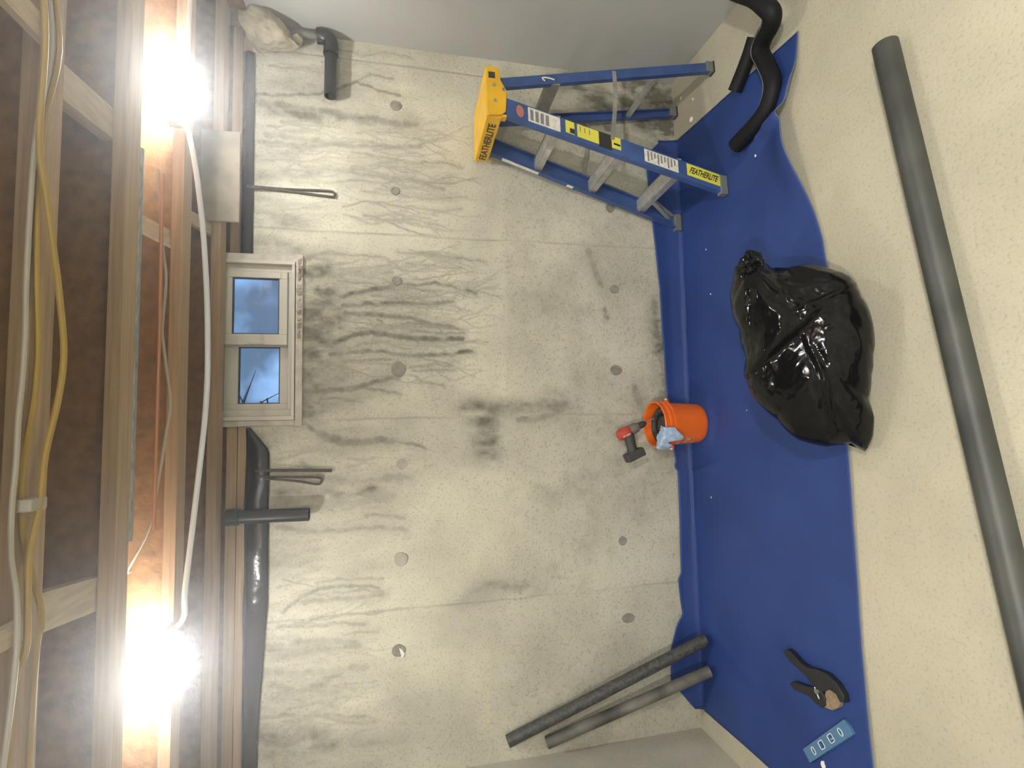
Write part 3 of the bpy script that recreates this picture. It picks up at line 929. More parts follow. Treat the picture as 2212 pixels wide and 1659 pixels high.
bulb((1.236, 2.004, 2.360), (1, 0, 0), 'glowing bare bulb on the right, high above the step ladder')
bulb((-.806, 2.004, 2.368), (-.92, 0, .39), 'glowing bare bulb on the left, high above the spring clamp')
bulb((.95, -.79, 2.360), (1, 0, 0), 'added fill bulb glowing on a joist behind the camera, to the right', 'rear_fill')
bulb((-.70, -.79, 2.360), (1, 0, 0), 'added fill bulb glowing on a joist behind the camera, to the left', 'rear_fill')

tag(MB().tube(smooth_path([(1.108, 2.004, 2.350), (1.075, 1.975, 2.312), (0.9594, 1.939, 2.275), (0.8107, 1.928, 2.25), (0.6454, 1.928, 2.232), (0.4329, 1.928, 2.218), (0.1917, 1.928, 2.212),
                           (0.03304, 1.928, 2.217), (-0.1234, 1.928, 2.229), (-0.3525, 1.928, 2.249), (-0.5463, 1.939, 2.27), (-0.640, 1.98, 2.285), (-0.685, 2.002, 2.318)], 5), .0092, 10)
    .build('lamp_cable', M['white_cable'], smooth=True), 'thick white cable sagging from one bare bulb to the other', 'cable')
tag(MB().tube(smooth_path([(1.121, 2.004, 2.325), (1.20, 1.990, 2.312), (1.377, 2.000, 2.322), (1.652, 2.010, 2.323), (1.928, 2.015, 2.331)], 5), .008, 8)
    .build('feed_cable', M['white_cable'], smooth=True), 'white cable running from the right bulb to the painted wall', 'cable')
# cables stapled under the nearest joist
tag(MB().tube(smooth_path([(1.322, 1.245, 2.330), (1.05, 1.230, 2.328), (0.845, 1.225, 2.308), (0.6168, 1.234, 2.316), (0.5056, 1.257, 2.313), (0.3932, 1.288, 2.312), (0.2963, 1.314, 2.312), (0.1729, 1.328, 2.307), (0.06939, 1.321, 2.31), (-0.05177, 1.3, 2.318),
                           (-0.1564, 1.278, 2.312), (-0.2555, 1.258, 2.315), (-0.3635, 1.246, 2.307), (-0.44, 1.246, 2.307), (-0.5507, 1.248, 2.329), (-0.9913, 1.256, 2.332)], 5), .0065, 8)
    .build('yellow_cable', M['yellow_cable'], smooth=True), 'yellow cable bowing out from under the nearest joist', 'cable')
tag(MB().tube(smooth_path([(1.322, 1.278, 2.333), (1.05, 1.277, 2.332), (0.845, 1.276, 2.311), (0.6609, 1.272, 2.333), (0.4736, 1.267, 2.333), (0.3602, 1.267, 2.331), (0.2643, 1.269, 2.327), (0.1652, 1.273, 2.325), (0.06719, 1.269, 2.326), (-0.02974, 1.261, 2.331), (-0.1146, 1.256, 2.333), (-0.2203, 1.267, 2.333), (-0.30, 1.29, 2.328), (-0.405, 1.300, 2.311), (-0.52, 1.311, 2.328), (-1.212, 1.311, 2.333)], 5), .006, 8)
    .build('yellow_cable', M['yellow_cable'], smooth=True), 'yellow cable lying flat along the middle of the nearest joist underside', 'cable')
tag(MB().tube(smooth_path([(1.212, 1.255, 2.333), (1.05, 1.252, 2.332), (0.845, 1.250, 2.311), (0.6058, 1.250, 2.333), (0.3304, 1.245, 2.334), (0.2192, 1.242, 2.33), (0.1223, 1.238, 2.328), (0.02754, 1.231, 2.328), (-0.06499, 1.228, 2.327), (-0.1564, 1.229, 2.331), (-0.2478, 1.228, 2.328), (-0.3304, 1.222, 2.312), (-0.4626, 1.222, 2.309), (-0.8, 1.225, 2.332), (-1.212, 1.228, 2.332)], 5), .0052, 8)
    .build('cream_cable', M['cream_cable'], smooth=True), 'thin cream cable along the near edge of the nearest joist underside', 'cable')
tag(MB().box((-0.1674, 1.242, 2.307), (-0.141, 1.295, 2.339)).build('cable_clip', M['cream_cable'], bevel=.004), 'cream cable clip under the nearest joist', 'clip')
tag(MB().tube(smooth_path([(0.8591, 1.7295, 2.350), (0.6069, 1.7295, 2.350), (0.3051, 1.7295, 2.350), (0.03194, 1.7295, 2.350), (-0.3304, 1.7295, 2.350)], 6), .0135, 10)
    .build('steel_conduit', M['galv'], smooth=True), 'grey galvanised conduit strapped along the second joist', 'conduit')
tag(MB().tube([(0.8591, 1.894, 2.352), (0.3426, 1.894, 2.348), (-0.3304, 1.894, 2.349)], .0065, 8).build('copper_pipe', M['copper'], smooth=True),
    'thin straight copper pipe in the joist bay between the bulbs', 'pipe')
tag(MB().tube(smooth_path([(0.8812, 1.911, 2.373), (0.6344, 1.917, 2.357), (0.5067, 1.917, 2.342), (0.3635, 1.917, 2.348), (0.3161, 1.917, 2.349), (0.2214, 1.917, 2.337), (0.08151, 1.917, 2.319), (-0.01101, 1.917, 2.328), (-0.1179, 1.917, 2.341), (-0.2082, 1.917, 2.353), (-0.3304, 1.917, 2.373), (-0.4626, 1.939, 2.439), (-0.4957, 2.049, 2.483)], 5), .005, 8)
    .build('thin_wire', M['cream_cable'], smooth=True), 'wavy cream wire hanging beside the thin copper pipe', 'wire')

# ---------------------------------------------------------------- black membranes on the sill
def membrane(x0, x1, zt, zb, name, label, sag, corner=None):
    n, m = 70, 6
    vs, fs = [], []
    for i in range(n + 1):
        x = x0 + (x1 - x0) * i / n
        b = zb(x)
        tp = zt(x)
        for j in range(m + 1):
            t_ = j / m
            z = tp + (b - tp) * t_
            y = YB - .004 - .010 * math.sin(PI * t_) - sag * (.5 + .5 * noise.noise(Vector((x * 9, t_ * 2, 3)))) - .003 * abs(noise.noise(Vector((x * 40, z * 40, 1))))
            vs.append((x, y, z))
    for i in range(n):
        for j in range(m):
            a = i * (m + 1) + j
            fs.append((a, a + 1, a + m + 2, a + m + 1))
    o = MB().add(vs, fs).build(name, M['poly'], smooth=True)
    sd = o.modifiers.new('thickness', 'SOLIDIFY')
    sd.thickness = .0015
    return tag(o, label, 'plastic sheet')


membrane(.808, 1.80, lambda x: 2.288 + .004 * noise.noise(Vector((x * 6, 0, 0))), lambda x: 2.237 + .003 * noise.noise(Vector((x * 9, 1, 0))),
         'sill_membrane', 'narrow black plastic strip along the wall top right of the window', .004)
membrane(-1.655, -.012, lambda x: 2.258 + .006 * noise.noise(Vector((x * 4, 0, 0))) - .004,
         lambda x: (2.235 - (x + .012) / -.10 * .078 if x > -.112 else 2.153 + (.0 if x > -.8 else min(.035, (-.8 - x) * .06)) + .004 * noise.noise(Vector((x * 7, 1, 0)))),
         'wall_membrane', 'wide black plastic flap hanging over the wall top left of the window', .008)

# bent wires hanging over the wall top
def hairpin(name, pts_list, label):
    m = MB()
    for pts in pts_list:
        m.tube(smooth_path(pts, 4), .0052, 7)
    return tag(m.build(name, M['rust'], smooth=True), label, 'wire')


hairpin('bent_wire', [[(1.128, YB - .022, 2.262), (1.130, YB - .012, 2.10), (1.138, YB - .010, 1.905), (1.130, YB - .010, 1.875), (1.113, YB - .010, 1.872), (1.110, YB - .010, 1.895), (1.122, YB - .012, 2.10), (1.122, YB - .022, 2.262)]],
        'rusty wire hairpin hanging down the wall right of the window')
tag(MB().tube([(-.206, YB - .024, 2.21), (-.212, YB - .012, 2.08), (-.222, YB - .010, 1.880)], .0075, 7).build('straight_rod', M['rust'], smooth=True),
    'dark straight rod hanging down the wall left of the window', 'rod')
hairpin('bent_wire', [[(-.234, YB - .026, 2.20), (-.245, YB - .012, 2.04), (-.252, YB - .010, 1.94), (-.268, YB - .010, 1.925), (-.283, YB - .010, 1.945), (-.264, YB - .012, 2.03), (-.243, YB - .028, 2.17)]],
        'dark wire loop splayed out beside the straight rod left of the window')

# ---------------------------------------------------------------- pipes on the wall
t = thing('drain_pipe', 'black drain pipe with elbow in the upper right wall corner below the foam', 'pipe', (1.86, YB - .055, 1.888))
MB().tube([(-.268, 0, 0), (-.02, 0, -.004)], .0285, 18, hollow=.004).build('pipe_run', M['black_plastic'], t, smooth=True)
MB().tube(smooth_path([(-.055, 0, -.002), (-.01, 0, -.004), (.022, 0, .006), (.034, 0, .034), (.034, 0, .062)], 5), .035, 18).build('elbow', M['black_plastic'], t, smooth=True)
MB().tube([(.034, 0, .05), (.036, .004, .20)], .019, 14).build('riser', M['grey_dust'], t, smooth=True)
# spray foam
mb = MB()
bm = bmesh.new()
bmesh.ops.create_icosphere(bm, subdivisions=5, radius=1)
for v in bm.verts:
    p = v.co.copy()
    d = 1 + .20 * noise.noise(p * 1.6 + Vector((3, 0, 0))) + .12 * noise.noise(p * 3.6) + .04 * noise.noise(p * 9)
    # a fat lobe up in the corner tapering down to a nub
    q = Vector((p.x * .095, p.y * .085, p.z * .100)) * d
    if p.z < 0:                       # the lower end draws out to a tongue
        q.z *= 1 + .45 * p.z * p.z
        q.x *= 1 - .45 * p.z * p.z
    q.x += .30 * q.z
    v.co = q
mb.add([v.co[:] for v in bm.verts], [[v.index for v in f.verts] for f in bm.faces])
bm.free()
t = thing('foam_blob', 'lump of cream spray foam in the top right corner', 'foam', (1.862, YB - .088, 2.185), 0.0)
mb.build('foam_lobe', M['foam'], t, smooth=True)
nb = MB()
bm = bmesh.new()
bmesh.ops.create_icosphere(bm, subdivisions=3, radius=1)
for v in bm.verts:
    v.co = v.co * (.026 + .006 * noise.noise(v.co * 2))
nb.add([v.co[:] for v in bm.verts], [[v.index for v in f.verts] for f in bm.faces])
bm.free()
nb.build('foam_nub', M['foam'], t, smooth=True, loc=(-.012, .022, -.148))
# stub of black pipe through the left membrane
t = thing('pipe_stub', 'short black pipe hanging down through the plastic flap left of the window', 'pipe', (-.412, YB - .048, 1.973))
MB().tube([(0, 0, 0), (.006, 0, .335)], .030, 18, hollow=.004).build('pipe_body', M['black_plastic'], t, smooth=True)
MB().tube([(.0055, 0, .292), (.006, 0, .345)], .036, 18, hollow=.006).build('collar', M['black_plastic'], t, smooth=True)

# ---------------------------------------------------------------- tarp
def make_tarp():
    n, m = 190, 84
    front = [(1.524, 1.625), (1.40, 1.640), (1.329, 1.652), (1.234, 1.705), (1.057, 1.672), (.897, 1.632), (.787, 1.602), (.648, 1.569), (.501, 1.553), (.15, 1.535), (-.18, 1.518), (-.423, 1.518), (-.819, 1.520), (-1.206, 1.504), (-1.52, 1.497)]
    lap = [(1.56, .10), (1.47, .192), (1.309, .182), (1.042, .159), (.724, .137), (.462, .129), (.177, .12), (-.155, .093), (-.244, .078), (-.275, .090), (-.30, .070), (-.632, .074), (-.842, .076), (-.877, .095), (-1.0, .084), (-1.061, .076), (-1.117, .12), (-1.233, .159), (-1.398, .167), (-1.47, .10), (-1.55, .03)]

    def itp(tab, x):
        tab = sorted(tab)
        return float(np.interp(x, [p[0] for p in tab], [p[1] for p in tab]))
    vs, fs = [], []
    for i in range(n + 1):
        u = i / n
        xf = 1.524 - 3.044 * u
        xb = 1.575 - 3.125 * u
        yf = itp(front, xf)
        lp = itp(lap, xb)
        for j in range(m + 1):
            t_ = j / m
            # arc length measured from the front edge
            run = (YB - .028 - yf)
            tot = run + lp
            s = t_ * tot
            x = xf + (xb - xf) * min(1, s / run)
            if s < run - .03:
                y, z = yf + s, .0035
            elif s < run + .02:
                a = (s - run + .03) / .05 * PI / 2
                y, z = yf + run - .03 + .032 * math.sin(a), .0035 + .032 * (1 - math.cos(a))
            else:
                y, z = yf + run + .004 + .010 * min(1, (s - run - .02) / .05), .0355 + (s - run - .02) * .95
            if s < run - .03:
                wv = noise.noise(Vector((x * 2.3, y * 3.1, 2))) * .004 + noise.noise(Vector((x * 6, y * 7, 8))) * .0022
                z += max(0, wv + .003)
                # front right edge curls up off the slab, with a fold running back from it
                e = math.exp(-((x - 1.09) / .20) ** 2) * math.exp(-((s) / .10) ** 2)
                z += .055 * e
                fold = math.exp(-((x - 1.215 + (s - .1) * .18) / .022) ** 2) * math.exp(-((s - .10) / .15) ** 2)
                z += .040 * fold
                z += .018 * math.exp(-((x - 1.335) / .05) ** 2) * math.exp(-(s / .07) ** 2)
                z += .004 * math.exp(-(s / .03) ** 2) * max(0, noise.noise(Vector((x * 4, 0, 5))) + .2)
                z += .0165 * max(0, min(1, (.155 - math.hypot(x + .040, y - 2.432)) / .05))
                # pulled creases near the bucket and the left end
                z += .012 * math.exp(-((x + .32 - (YB - y) * .25) / .02) ** 2) * math.exp(-((YB - y - .16) / .14) ** 2)
                z += .006 * math.exp(-((x + 1.05 + (YB - y) * .35) / .03) ** 2) * math.exp(-((YB - y - .3) / .3) ** 2)
            else:
                wz = min(1, (s - run + .03) / .05)
                y -= wz * .006 * (1 + noise.noise(Vector((x * 5, z * 6, 1))))
            vs.append((x, y, z))
    for i in range(n):
        for j in range(m):
            a = i * (m + 1) + j
            fs.append((a, a + 1, a + m + 2, a + m + 1))
    t = thing('tarp', 'blue tarp spread on the slab and lapped up the wall', 'tarp', (0, 0, 0))
    o = MB().add(vs, fs).build('sheet', M['tarp'], t, smooth=True)
    sd = o.modifiers.new('thickness', 'SOLIDIFY')
    sd.thickness = .0014
    sd.offset = -1
    hm = MB()
    edge = [Vector(vs[i * (m + 1)]) + Vector((0, 0, .0006)) for i in range(0, n + 1)]
    hm.tube(edge, .0022, 6)
    hm.build('front_hem', M['tarp_edge'], t, smooth=True)
    return t


make_tarp()

# ---------------------------------------------------------------- step ladder
LX, LY, LRZ = 1.055, 2.317, math.radians(3.2)
t = lad = thing('step_ladder', 'blue fibreglass step ladder with yellow top and aluminium steps', 'ladder', (LX, LY, 0), LRZ)
HB, HT, ZT = .222, .168, 1.095          # outer half widths at the feet and the top


def hw(z):
    return HB + (HT - HB) * z / ZT


HBR, HTR = .190, .150           # the rear rails close inside the front ones


def hr(z):
    return HBR + (HTR - HBR) * z / ZT


def fx(z):
    return .316 * z / ZT


def rail(x0b, x0t, wdt, sgn, flange, z0, name, half=hw):
    """a channel rail: web outward, two flanges inward"""
    m = MB()
    th = .004
    def P(z, dx, dy):
        k = (z - z0) / (ZT + .02 - z0)
        return (x0b + (x0t - x0b) * k + dx, sgn * (half(z) - dy), z)
    outline = [(0, 0), (wdt, 0), (wdt, flange), (wdt - th, flange), (wdt - th, th), (th, th), (th, flange), (0, flange)]
    za, zb = z0, ZT + .02
    vs = [P(za, a, b) for a, b in outline] + [P(zb, a, b) for a, b in outline]
    n = len(outline)
    fs = [(i, (i + 1) % n, n + (i + 1) % n, n + i) for i in range(n)]
    fs += [(0, 1, 4, 5), (1, 2, 3, 4), (0, 5, 6, 7)]
    fs += [(n, n + 1, n + 4, n + 5), (n + 1, n + 2, n + 3, n + 4), (n, n + 5, n + 6, n + 7)]
    m.add(vs, fs)
    return m.build(name, M['blue_frp'], lad)


FW = .088
front_near = rail(0.0, .322, FW, -1, .030, .012, 'front_rail')
front_far = rail(0.0, .322, FW, 1, .030, .012, 'front_rail')
rear_near = rail(.672, .462, .048, -1, .024, .010, 'rear_rail', hr)
rear_far = rail(.672, .462, .048, 1, .024, .010, 'rear_rail', hr)
# steps: flat tread with front and back lips
for z in (.270, .558, .862):
    x0 = fx(z) + .006
    y = hw(z) - .004
    m = MB()
    m.box((x0 + .002, -y, z - .004), (x0 + .080, y, z))
    m.box((x0, -y, z - .032), (x0 + .004, y, z))
    m.box((x0 + .078, -y, z - .032), (x0 + .082, y, z))
    for q in range(4):
        m.box((x0 + .012 + q * .019, -y, z), (x0 + .016 + q * .019, y, z + .0022))
    st = m.build('step', M['alu'], lad)
    if z > .8:
        m2 = MB().box((x0 - .0008, -.035, z - .028), (x0, .025, z - .004))
        m2.build('step_label', M['label_white'], st)
# cross braces between the rear rails and the diagonal foot braces
def rx(z):
    return .672 + (.462 - .672) * z / ZT


MB().box((rx(.86) + .004, -hr(.86) + .003, .815), (rx(.86) + .032, hr(.86) - .003, .880)).build('rear_brace', M['alu_dark'], lad, bevel=.003)
MB().box((rx(.30) + .010, -hr(.30) + .003, .296), (rx(.30) + .036, hr(.30) - .003, .318)).build('rear_brace', M['alu'], lad, bevel=.002)
for sg in (-1, 1):
    MB().bar((fx(.25) + .045, sg * .105, .245), (fx(.08) + .045, sg * (hw(.08) - .006), .075), .022, .003, up=(1, 0, 0)).build('foot_brace', M['alu'], lad)
MB().bar((fx(.25) + .070, .120, .245), (fx(.05) + .070, HB - .008, .045), .022, .003, up=(1, 0, 0)).build('foot_brace', M['alu'], lad)
# folding spreaders
for sg in (-1, 1):
    z = .565
    a = Vector((rx(.50) + .030, sg * (hr(.5) + .003), .545))
    mid = Vector((.465, sg * (hr(.5) + .012), .548))
    b = Vector((fx(.62) + .055, sg * (hw(.6) + .003), .585))
    s1 = MB().bar(a, mid, .003, .020).build('spreader', M['alu_dark'], lad)
    MB().bar(mid, b, .003, .020).build('spreader', M['alu_dark'], lad)
    MB().tube([mid + Vector((0, -.006, 0)), mid + Vector((0, .006, 0))], .012, 10).build('hinge', M['galv'], s1)
# feet
for x0, w_, sg, z, hb in ((0.0, FW, -1, .004, HB), (0.0, FW, 1, .004, HB), (.672, .048, -1, 0, HBR), (.672, .048, 1, 0, HBR)):
    yo = sg * (hb + .002)
    m = MB().box((x0 - .003, min(yo, yo - sg * .034), z + .004), (x0 + w_ + .003, max(yo, yo - sg * .034), z + .045))
    ft = m.build('foot', M['rubber'], lad, bevel=.003)
    MB().box((x0 - .005, min(yo + sg * .002, yo - sg * .036), z - .0 + .0005), (x0 + w_ + .005, max(yo + sg * .002, yo - sg * .036), z + .009)).build('sole', M['dark_rubber'], ft)
# yellow top: a deep cap with ears that carry the rails
m = MB()
L2 = .192
sec = [(.292, 1.172), (.300, 1.180), (.525, 1.180), (.533, 1.172), (.528, 1.118), (.470, 1.112), (.420, 1.085), (.320, 1.092), (.302, 1.112)]
m.prism([(x, -L2, z) for x, z in sec], (0, .012, 0))
m.prism([(x, L2 - .012, z) for x, z in sec], (0, .012, 0))
m.box((.292, -L2 + .012, 1.110), (.300, L2 - .012, 1.180))
m.box((.525, -L2 + .012, 1.122), (.533, L2 - .012, 1.180))
m.box((.300, -L2 + .012, 1.172), (.525, L2 - .012, 1.180))
m.box((.300, -L2 + .012, 1.085), (.312, -L2 + .05, 1.172))
cap = m.build('top_cap', M['yellow'], lad, bevel=.004)
for cx_, cz_, r_ in ((.490, 1.152, .016), (.440, 1.143, .0085), (.365, 1.140, .0085), (.424, 1.100, .0085)):
    if r_ > .01:
        MB().box((cx_ - .017, -L2 - .0012, cz_ - .014), (cx_ + .013, -L2 + .001, cz_ + .016)).build('slot', M['dark_rubber'], cap)
    else:
        MB().tube([(cx_, -L2 - .002, cz_), (cx_, -L2 + .002, cz_)], r_, 10).build('rivet', M['galv'], cap)
text_mesh('lettering', 'FEATHERLITE', .050, M['ink'], frame_mtx((.2908, .02, 1.142), (0, -1, 0), (0, 0, 1)), cap, shear=.2, bold=.0006)
# stickers on the near front rail (face of the web) and the far rail
k = (.322) / (ZT + .008)


def on_rail(z, dx):
    """point on the outer face of the near front rail"""
    kk = (z - .012) / (ZT + .02 - .012)
    return Vector((.322 * kk + dx, -(hw(z) + .0008), z))


down = (on_rail(.1, .04) - on_rail(1.0, .04)).normalized()
across = Vector((1, 0, 0))


def sticker(z0, z1, dx0, dx1, m_, name='label'):
    """flat sticker following the rail between the heights z0 > z1"""
    pts = [on_rail(z0, dx0), on_rail(z1, dx0), on_rail(z1, dx1), on_rail(z0, dx1)]
    return MB().prism(pts, (0, -.0006, 0)).build(name, m_, lad)


lb = sticker(.218, .050, .022, .082, M['label_yellow'])
c = on_rail(.134, .052) + Vector((0, -.001, 0))
text_mesh('lettering', 'FEATHERLITE', .043, M['ink'], frame_mtx(c, down, across) @ Matrix.Diagonal((.575, 1, 1, 1)), lb, shear=.25, bold=.0010)
wl = sticker(.430, .262, .016, .080, M['label_white'])
for q in range(9):
    z = .415 - q * .0165
    MB().prism([on_rail(z, .022 + .012 * (q % 3)), on_rail(z - .008, .022 + .012 * (q % 3)), on_rail(z - .008, .074), on_rail(z, .074)], (0, -.001, 0)).build('print_line', M['ink_grey'], wl)
wl = sticker(.985, .835, .012, .082, M['label_white'])
for q in range(4):
    z = .975 - q * .024
    MB().prism([on_rail(z, .020), on_rail(z - .015, .020), on_rail(z - .015, .072), on_rail(z, .072)], (0, -.001, 0)).build('print_line', M['ink_grey'], wl)
MB().prism([on_rail(1.022 + .018 * math.sin(a), .046 + .030 * math.cos(a)) for a in [2 * PI * q / 14 for q in range(14)]], (0, -.0007, 0)).build('label', mat('faded_red_label', (.45, .16, .13), .6), lad)
yl = sticker(.810, .768, .022, .084, M['label_yellow'])
yl2 = sticker(.755, .650, .020, .084, M['label_yellow'])
MB().prism([on_rail(.790, .026), on_rail(.768, .026), on_rail(.768, .050), on_rail(.790, .050)], (0, -.001, 0)).build('print_line', M['ink'], yl)
for q in range(3):
    z = .742 - q * .022
    MB().prism([on_rail(z, .050), on_rail(z - .004, .050), on_rail(z - .004, .076), on_rail(z, .076)], (0, -.001, 0)).build('print_line', M['ink_grey'], yl2)
bl = sticker(.652, .590, .010, .086, M['ink'])
yl3 = sticker(.590, .545, .026, .086, M['label_yellow'])
MB().prism([on_rail(.58, .044), on_rail(.548, .044), on_rail(.548, .054), on_rail(.58, .054)], (0, -.001, 0)).build('print_line', M['ink'], yl3)
# long worn white sticker on the front edge of the far rail
def on_edge(z, dy):
    kk = (z - .012) / (ZT + .008)
    return Vector((.322 * kk - .0009, hw(z) - dy, z))
MB().prism([on_edge(1.04, .004), on_edge(.845, .004), on_edge(.845, .027), on_edge(1.04, .027)], (-.0006, 0, 0)).build('label', M['label_white'], lad)
MB().prism([on_edge(.69, .004), on_edge(.655, .004), on_edge(.65, .024), on_edge(.685, .024)], (-.0006, 0, 0)).build('paint_splash', M['plaster'], lad)
sp = smooth_path([(rx(.86) + .012, -hr(.86) - .001, .892), (rx(.86) + .026, -hr(.86) - .001, .905), (rx(.88) + .034, -hr(.86) - .001, .878), (rx(.84) + .020, -hr(.84) - .001, .845)], 5)
MB().tube(sp, .0032, 6).build('paint_splash', M['plaster'], lad)

# ---------------------------------------------------------------- orange bucket
BX, BY = -.040, 2.432
t = bkt = thing('bucket', 'orange plastic bucket by the wall holding a dark coil', 'bucket', (BX, BY, .0225))
prof = [(.0005, .004), (.095, .004), (.099, .0), (.102, .005), (.103, .025), (.1105, .180), (.1195, .182), (.1195, .191), (.1135, .194), (.1135, .206), (.1190, .208), (.1190, .216),
        (.1135, .219), (.1135, .236), (.118, .239), (.119, .246), (.1165, .250), (.111, .248), (.1095, .240), (.100, .012), (.0005, .010)]
MB().lathe(prof, 44).build('body', M['orange'], bkt, smooth=True, angle=35)
for a in (8, 188):
    ca, sa = math.cos(math.radians(a)), math.sin(math.radians(a))
    e = MB().tube([(.112 * ca, .112 * sa, .165), (.128 * ca, .128 * sa, .165)], .014, 12).build('handle_ear', M['orange'], bkt, smooth=True)
    MB().tube([(.126 * ca, .126 * sa, .165), (.134 * ca, .134 * sa, .165)], .008, 10).build('handle_end', M['plaster'], e, smooth=True)
hp = []
for k in range(21):
    a = PI * k / 20
    c8, s8 = math.cos(math.radians(8)), math.sin(math.radians(8))
    x, y = .131 * math.cos(a), .1215 * math.sin(a)
    hp.append((x * c8 - y * s8, x * s8 + y * c8, .165 - .05 * math.sin(a)))
MB().tube(hp, .0022, 6).build('bail', M['galv'], bkt, smooth=True)


def on_bucket(deg, z, off=.0008):
    r = .103 + (.1105 - .103) * (z - .025) / .155 + off
    return (r * math.cos(math.radians(deg)), r * math.sin(math.radians(deg)), z)


# faded print on the left flank
for (d0, d1, z0, z1) in ((204, 216, .135, .17), (219, 231, .13, .165), (206, 214, .09, .12), (217, 230, .088, .118), (205, 228, .055, .07)):
    m = MB()
    n = 6
    vs = [on_bucket(d0 + (d1 - d0) * i / n + random.uniform(-.6, .6), z) for i in range(n + 1) for z in (z0 + random.uniform(0, .006), z1 - random.uniform(0, .006))]
    m.add(vs, [(2 * i, 2 * i + 2, 2 * i + 3, 2 * i + 1) for i in range(n)])
    m.build('faded_print', M['decal'], bkt)
# a coil of dark hose inside
m = MB()
pts = []
for k in range(150):
    a = 2 * PI * k / 26
    r = .078 - .006 * math.sin(k * .21)
    pts.append((r * math.cos(a), r * math.sin(a), .03 + .187 * k / 150 + .006 * math.sin(a * 1.0)))
m.tube(pts, .0165, 9)
tag(m.build('hose_coil', M['coil'], smooth=True, loc=(BX, BY, .0225)), 'coil of dark hose stuffed inside the orange bucket', 'hose')
m = MB().lathe([(.0005, .206), (.04, .203), (.047, .188), (.050, .03), (.0005, .02)], 18)
tag(m.build('dark_sack', M['coil'], smooth=True, loc=(BX, BY, .0225)), 'dark sack in the middle of the coil inside the bucket', 'sack')

# blue rag over the rim
vs, fs = [], []
nn, mm = 26, 22
for i in range(nn + 1):
    a = math.radians(198 + 66 * i / nn)
    cut = .5 + .5 * noise.noise(Vector((i * .21, 2, 0)))
    for j in range(mm + 1):
        s = -.085 + (.085 + .050 + .03 * cut + .05 * math.exp(-((i - 17) / 4) ** 2) - .03 * math.exp(-((i - 12) / 2) ** 2)) * j / mm
        wob = .006 * noise.noise(Vector((i * .35, j * .3, 4)))
        if s < -.012:
            r, z = .1165 + (s + .012) * .85, .257 + (s + .012) * .25
        elif s < .012:
            q = (s + .012) / .024 * PI
            r, z = .1165 + .007 - .007 * math.cos(q), .255 + .006 * math.sin(q)
        else:
            r, z = .1305 + .004 * (s - .012) / .05, .255 - (s - .012)
        r += abs(wob)
        z += wob * (1 if s < 0 else .2) + (.003 if s < 0 else 0)
        vs.append((r * math.cos(a), r * math.sin(a), z))
for i in range(nn):
    for j in range(mm):
        k = i * (mm + 1) + j
        fs.append((k, k + mm + 1, k + mm + 2, k + 1))
rg = MB().add(vs, fs).build('rag', M['rag'], smooth=True, loc=(BX, BY, .0225))
sd = rg.modifiers.new('thickness', 'SOLIDIFY')
sd.thickness = .002
sd.offset = 1
tag(rg, 'pale blue rag draped over the bucket rim', 'rag')

# ---------------------------------------------------------------- cordless drill poking out of the bucket
t = drl = thing('cordless_drill', 'red and black cordless drill propped nose-down in the bucket mouth', 'drill', (-.030, 2.455, .306))
ax = Vector((-.40, .06, .915)).normalized()          # from the chuck to the tail
hd = Vector((-.985, -.06, -.10)).normalized()        # the handle
am = frame_mtx((0, 0, 0), Vector((0, 1, 0)), ax.cross(Vector((0, 1, 0))))
q = ax.to_track_quat('Z', 'Y').to_matrix().to_4x4()


def along(s, side=0.0):
    return ax * s + hd * side


MB().lathe([(.0005, .098), (.026, .099), (.030, .106), (.0315, .125), (.031, .150), (.027, .166), (.018, .172), (.0005, .173)], 22, q).build('motor_housing', M['tool_red'], drl, smooth=True)
MB().lathe([(.0005, .048), (.020, .049), (.0245, .056), (.027, .070), (.028, .090), (.027, .099), (.0005, .100)], 22, q).build('gearbox', M['tool_grey'], drl, smooth=True)
ck = MB().lathe([(.0005, .0), (.0085, .001), (.015, .012), (.0175, .024), (.0175, .048), (.0005, .049)], 18, q).build('chuck', M['tool_dark'], drl, smooth=True)
MB().tube([along(-.050), along(.004)], .003, 8).build('drill_bit', M['steel'], ck)
hp = [along(.110, .012), along(.108, .035), along(.106, .065), along(.103, .092), along(.102, .112)]
MB().tube(hp, [.029, .028, .0265, .0255, .030], 14).build('handle', M['tool_dark'], drl, smooth=True)
MB().bar(along(.088, .030), along(.087, .052), .012, .012, up=ax).build('trigger', M['tool_red'], drl, bevel=.003)
c = along(.098, .128)
bt = MB()
bt.bar(c - ax * .054, c + ax * .048, .066, .044, up=hd)
bt.build('battery', M['tool_dark'], drl, bevel=.006)
MB().bar(c + hd * .0225 - ax * .03, c + hd * .0225 + ax * .02, .02, .002, up=hd).build('battery_plate', M['tool_grey'], drl)
s_ = along(.135, .0315) + Vector((0, -.004, 0))
MB().bar(along(.112, .010) + Vector((0, -.0305, 0)), along(.155, .010) + Vector((0, -.0295, 0)), .009, .002, up=(0, 1, 0)).build('side_stripe', M['decal'], drl)

